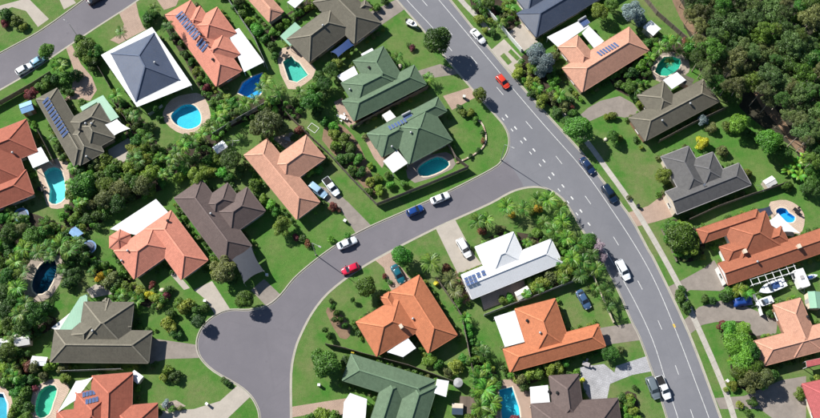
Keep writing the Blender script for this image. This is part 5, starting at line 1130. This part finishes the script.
(223,270,11,T,'olive',3.2),(213,262,7,B,'mid'),(230,258,7,B,'olive'),(216,274,6,B,'yellow'),(234,280,6,B,'dark'),(244,299,8.5,O_,'mid',3.2),(187,308,8,B,'yellow'),(180,303,6,B,'mid'),(194,312,6,B,'dark'),(205,307,5,B,'dark'),(198,322,6.5,O_,'dark',2.2),(170,324,8,B,'yellow'),(176,332,6,B,'dark'),(168,290,5,B,'mid'),(172,314,5,B,'mid'),(165,296,5,B,'red'),
(402,256,10,O_,'bright',3.4),(366,286,10.5,O_,'mid',3.2),(333,308,3.6,C_,'dark'),(337,314,3.6,C_,'dark'),(341,320,3.6,C_,'dark'),(335,320,3.6,C_,'dark'),(345,326,3.6,C_,'dark'),(331,301,3,K,'dark'),(353,300,3,C_,'dark'),(325,330,3.5,C_,'dark'),(329,337,3.5,C_,'dark'),(432,263,11,Q,'mid',3),(450,280,9,Q,'olive',2.5),(456,292,8,Q,'olive',2.2),(459,303,6,B,'mid'),(436,284,3,K,'gold'),(465,317,6,Q,'bright',1.6),(468,326,5,B,'bright'),(384,276,3,K,'red'),(390,282,3,K,'dark'),(366,316,3,K,'dark'),(445,268,5,B,'red'),
(282,226,8.5,T,'yellow',2.6),(297,237,4,B,'red'),(302,238,4,K,'dark'),(308,244,4,K,'red'),(310,172,6,B,'bright'),(318,170,5,B,'mid'),(333,206,5,B,'red'),(338,210,3,K,'red'),(347,236,4,K,'bright'),(331,240,4,K,'bright'),
(506,207,9,Q,'bright',3),(524,208,8,Q,'mid',3),(536,199,8,Q,'mid',3.2),(548,199,10,Q,'bright',3.6),(559,209,9,Q,'mid',3.4),(562,222,9,Q,'bright',3.6),(555,232,9,Q,'mid',3.4),(566,238,9,Q,'bright',3.6),(576,245,9,Q,'mid',3.4),(588,241,8,T,'mid',3),(598,246,6,T,'purple',3.2),(602,258,5,T,'purple',2.6),(572,258,9,Q,'bright',3.4),(584,262,9,Q,'mid',3.2),(592,254,8,Q,'dark',3.4),(512,215,4,B,'gold'),(538,210,5,B,'gold'),(531,212,4,B,'yellow'),(478,222,9,Q,'mid',3),(487,220,8,Q,'bright',2.6),(482,230,5,B,'red'),(544,222,8,Q,'mid',3),(538,232,6,B,'mid'),(500,228,5,B,'olive'),(580,276,8,Q,'dark',3),(597,270,8,Q,'mid',3.4),(604,290,8,Q,'dark',3.2),(608,306,7,Q,'dark',3),(595,288,6,Q,'mid',3),(560,246,6,B,'mid'),
(532,286,7,B,'yellow'),(541,282,8,B,'yellow'),(550,277,8,B,'olive'),(559,274,8,B,'yellow'),(567,268,8,Q,'yellow',2.6),(562,264,8,Q,'mid',2.6),(509,298,5,B,'bright'),(503,300,5,B,'mid'),(575,270,6,B,'mid'),
(663,176,8,T,'yellow',2.6),(668,170,6,B,'olive'),(668,186,4,K,'dark'),(680,236,14,O_,'mid',3.2),(671,228,9,T,'mid',2.6),(690,246,9,T,'bright',2.6),(684,226,8,B,'bright'),(694,236,7,B,'mid'),(686,254,6,B,'dark'),(668,240,5,B,'bright'),(695,254,6,B,'dark'),(702,258,4,B,'yellow'),(629,198,3,K,'olive'),
(738,289,8,Q,'yellow',2),(730,292,7,B,'mid'),(745,292,8,Q,'bright',2),(726,298,6,B,'dark'),(736,282,5,B,'yellow'),(679,297,7,B,'dark'),(687,307,6,B,'dark'),(682,290,4,B,'mid'),(704,299,5,B,'dark'),(712,300,4,B,'dark'),(779,276,3,K,'bright'),(776,336,4,B,'dark'),(770,314,4,B,'dark'),
(722,326,6,B,'red'),(731,330,8,T,'bright',3),(742,332,8,T,'bright',3),(738,344,12,T,'bright',3.6),(750,350,10,T,'mid',3.6),(744,360,11,T,'bright',3.6),(740,372,8,T,'mid',3),(751,380,10,T,'olive',3.2),(764,378,9,T,'olive',3.4),(773,374,6,B,'dark'),(754,366,8,T,'mid',3),(726,336,5,B,'mid'),(732,386,5,B,'yellow'),(726,390,3,K,'yellow'),(740,405,4,K,'yellow'),(748,412,4,K,'dark'),(752,402,5,B,'dark'),(800,393,6,B,'yellow'),(805,388,4,B,'red'),
(326,365,12.5,O_,'mid',3.2),(318,356,7,B,'mid'),(168,372,6,B,'mid'),(176,377,6,B,'dark'),(164,378,5,B,'yellow'),(166,404,4,K,'silver'),(172,409,4,K,'mid'),(160,412,4,K,'dark'),(180,408,3,K,'olive'),(227,384,3.5,B,'dark'),(224,380,3,K,'dark'),(322,416,8,B,'bright'),(334,418,7,B,'mid'),(310,420,6,B,'mid'),(345,362,5,B,'dark'),
(430,362,7,B,'bright'),(439,366,6,B,'mid'),(455,366,7,B,'yellow'),(447,372,5,B,'olive'),(464,358,5,B,'mid'),(484,390,11,Q,'bright',2.6),(478,378,9,Q,'mid',2.6),(490,402,10,Q,'bright',2.6),(480,406,9,Q,'mid',2.6),(494,386,7,Q,'mid',2.4),(472,362,6,B,'mid'),(476,370,6,B,'bright'),(469,334,4,K,'bright'),(471,343,4,K,'mid'),(473,351,4,K,'mid'),(486,374,6,B,'dark'),(488,414,8,Q,'mid',2.4),(472,420,7,B,'mid'),(484,352,6,Q,'dark',3),
(521,380,6.5,B,'olive'),(530,376,7,B,'yellow'),(540,373,7,B,'mid'),(549,369,7,B,'yellow'),(558,365,7,B,'yellow'),(565,363,5,B,'mid'),(524,388,5,B,'dark'),(610,354,7,T,'mid',2),(582,380,3,K,'gold'),(628,403,6,B,'mid'),(633,411,6,B,'yellow'),(627,416,6,B,'mid'),(637,420,5,B,'bright'),(635,388,3,K,'dark'),(620,350,4,K,'olive'),(515,420,5,B,'red')]
for e in PL: plant(*e)

# undergrowth in the beds and along house walls
class Under:
    """low planting that grows into one mass: many small clumps in one mesh"""
    def __init__(s): s.V=[];s.A=[];s.I=[]
    src={}
    def add(s,px,py,r_,tint,h):
        k='small' if r_<3.6 else 'shrub'; m=rnd.choice(CR[k])
        if m.name not in Under.src:
            v=np.zeros(len(m.vertices)*3); m.vertices.foreach_get('co',v); a=np.zeros(len(m.vertices)); m.attributes['v'].data.foreach_get('value',a); Under.src[m.name]=(v.reshape(-1,3),a)
        v,a=Under.src[m.name]; w=r_*M_PX*1.08; c=P(px,py,h); t=rnd.uniform(0,6.28); ct,st=math.cos(t),math.sin(t); sx,sy=w*rnd.uniform(.85,1.15),w*rnd.uniform(.85,1.15)
        n=len(v)//4; keep=np.arange(len(v))
        if k=='shrub': keep=np.concatenate([np.arange(4)+4*i for i in range(0,n,2)])
        v=v[keep]; s.V.append(np.stack([v[:,0]*ct*sx-v[:,1]*st*sy+c.x,v[:,0]*st*sx+v[:,1]*ct*sy+c.y,np.maximum(v[:,2]*w+h,.02)],1)); s.A.append(a[keep]); s.I.append((len(v)//4,tint))
    def build(s,name,label):
        V=np.concatenate(s.V); n=len(V)//4; m=bpy.data.meshes.new(name); m.vertices.add(len(V)); m.vertices.foreach_set('co',V.ravel()); m.loops.add(4*n); m.loops.foreach_set('vertex_index',np.arange(4*n)); m.polygons.add(n); m.polygons.foreach_set('loop_start',np.arange(0,4*n,4)); m.polygons.foreach_set('loop_total',np.full(n,4))
        ts=sorted({t for _,t in s.I})
        for t in ts: m.materials.append(LM[t])
        m.polygons.foreach_set('material_index',np.concatenate([np.full(k,ts.index(t)) for k,t in s.I])); a=m.attributes.new('v','FLOAT','POINT'); a.data.foreach_set('value',np.concatenate(s.A)); m.update(); m.validate()
        o=obj(name,m); o['kind']='stuff'; o['label']=label; o['category']='plants'; return o
UB,UW=Under(),Under()
q=random.Random(5); HW=[(h_,i) for h_ in HOUSES for i in range(len(h_.w))]
hard=[px_poly(d[0]) for d in DRIVES]+pool_polys+[px_poly(p[1]) for p in POOLS if p[1]]+[road_poly,top_poly]
def free(p,m=.4): return not any(h_.inr(i,*h_.loc(Vector((p[0],p[1],0)))[:2],m) for h_,i in HW) and not any(pin(p,d) for d in hard)
taken=[(e_[0],e_[1],e_[2]*.55) for e_ in PL]
for pts,mm,_ in BEDS:
    if mm!='mulch': continue
    xs=[p[0] for p in pts]; ys=[p[1] for p in pts]; area=(max(xs)-min(xs))*(max(ys)-min(ys))
    for _ in range(int(area/16)):
        x,y=q.uniform(min(xs),max(xs)),q.uniform(min(ys),max(ys)); r_=q.uniform(2.6,5.2)
        if not pin((x,y),pts) or not (-6<x<826 and -6<y<424) or not free(P(x,y,.4)) or any(math.hypot(x-a,y-b)<c+.5*r_ for a,b,c in taken): continue
        taken.append((x,y,r_*.6)); k=q.random()
        if k<.14: plant(x,y,r_+2.5,'palm',q.choice(['mid','bright']),h=q.uniform(1.6,3))
        else: UB.add(x,y,r_,q.choice(['mid','mid','dark','bright','dark','yellow','olive','mid','bright','red' if k>.93 else 'mid']),.5+.1*r_)
for h_ in HOUSES:
    for wi,w in enumerate(h_.w):
        x0,x1,y0,y1=w['x0']-.7,w['x1']+.7,w['y0']-.7,w['y1']+.7
        for (ax,ay),(bx,by) in (((x0,y0),(x1,y0)),((x1,y0),(x1,y1)),((x1,y1),(x0,y1)),((x0,y1),(x0,y0))):
            n=int(math.hypot(bx-ax,by-ay)/1.5); run=0
            for i in range(n):
                if run<=0: run=q.choice([-4,-3,-2,2,3,4]) if run==0 else run+1
                if run<0: continue
                run-=1; t=(i+q.uniform(.2,.8))/n; lx,ly=w['fw'](ax+(bx-ax)*t,ay+(by-ay)*t); ca,sa=math.cos(h_.ang),math.sin(h_.ang); gp=(h_.c.x+lx*ca-ly*sa,h_.c.y+lx*sa+ly*ca)
                if not free(gp,.25): continue
                v=Vector((gp[0],gp[1],.3))-CAM; dx=v.x; dy=v.y*CT+v.z*ST; dz=-v.y*ST+v.z*CT; px,py=410+FPX*dx/-dz,209-FPX*dy/-dz
                r_=q.uniform(1.9,3.4)
                if not(0<px<820 and 0<py<418) or any(math.hypot(px-a,py-b)<c+.5*r_ for a,b,c in taken): continue
                taken.append((px,py,r_*.6)); UW.add(px,py,r_,q.choice(['mid','dark','dark','olive','bright','yellow']),.4)
UB.build('undergrowth','mixed low green undergrowth filling the mulched garden beds'); UW.build('border_planting','low border plants lining the house walls')
# bushland: uneven crowns at their own spacing
FP=[(688,-16),(842,-16),(842,168),(812,160),(806,140),(792,122),(772,100),(752,82),(736,88),(716,84),(700,66),(700,44),(690,22)]
fx=[(727,25,15),(712,50,13),(735,62,14),(716,72,9),(770,12,15),(801,58,15),(806,78,14),(802,132,10),(812,20,14),(703,10,11),(748,8,12),(757,36,13),(787,32,12),(782,84,10),(795,100,12),(812,112,12),(700,58,9)]
q=random.Random(11); fpts=[f for f in fx]
for _ in range(6000):
    x,y=q.uniform(686,836),q.uniform(-14,166)
    if not pin((x,y),FP): continue
    if 752<x<800 and abs((y-92)-(x-757)*1.12)<9: continue
    r_=q.uniform(6,13)
    if all(math.hypot(x-a,y-b)>.56*(r_+c) for a,b,c in fpts): fpts.append((x,y,r_))
for x,y,r_ in fpts: plant(x,y,r_,'gum',q.choice(['gum','gum','olive','dark','mid']),h=q.uniform(4.5,9),place='forest')
# every plant gets words that single it out: look, nearest landmark, and its rank there
ORDN=['leftmost']+[w+' from left' for w in ORD[1:]]
def ordw(i):
    if i<len(ORDN): return ORDN[i]
    return {12:'thirteenth',13:'fourteenth',14:'fifteenth',15:'sixteenth',16:'seventeenth',17:'eighteenth',18:'nineteenth',19:'twentieth'}.get(i,str(i+1)+'th')+' from left'
grp={}
for p in PLANTS:
    r,px,py,rp,kind,tint,place=p
    if place=='forest': lm='in the '+('upper' if py<30 else 'middle' if py<75 else 'lower')+' bushland'
    else:
        hn=min(HOUSES,key=lambda s:(s.px[0]-px)**2+(s.px[1]-py)**2); dx,dy=px-hn.px[0],py-hn.px[1]
        side=('right of' if dx>0 else 'left of') if abs(dx)>abs(dy) else ('below' if dy>0 else 'above'); lm=side+' the '+hn.nick
    size='' if kind in('palm','banana','cone') else ('tiny ' if rp<4.2 else 'large ' if rp>=9 else '')
    w={'round':'round tree','tree':'tree','gum':'gum tree','shrub':'shrub','small':'bush','cone':'conifer','palm':'palm','banana':'banana plant'}[kind]
    grp.setdefault((size+ADJ[tint]+' '+w,lm),[]).append(p)
GN={'round':'garden trees','tree':'garden trees','gum':'bushland gum trees','shrub':'garden shrubs','small':'garden shrubs','cone':'small conifers','palm':'garden palms','banana':'banana plants'}
for (d,lm),l in grp.items():
    l.sort(key=lambda p:p[1])
    for i,p in enumerate(l):
        r=p[0]; r['group']=GN[p[4]]
        r['label']=(d+' '+lm) if len(l)==1 else d+' '+lm+', '+(ordw(i) if i<len(l)-1 or i==0 else 'rightmost')
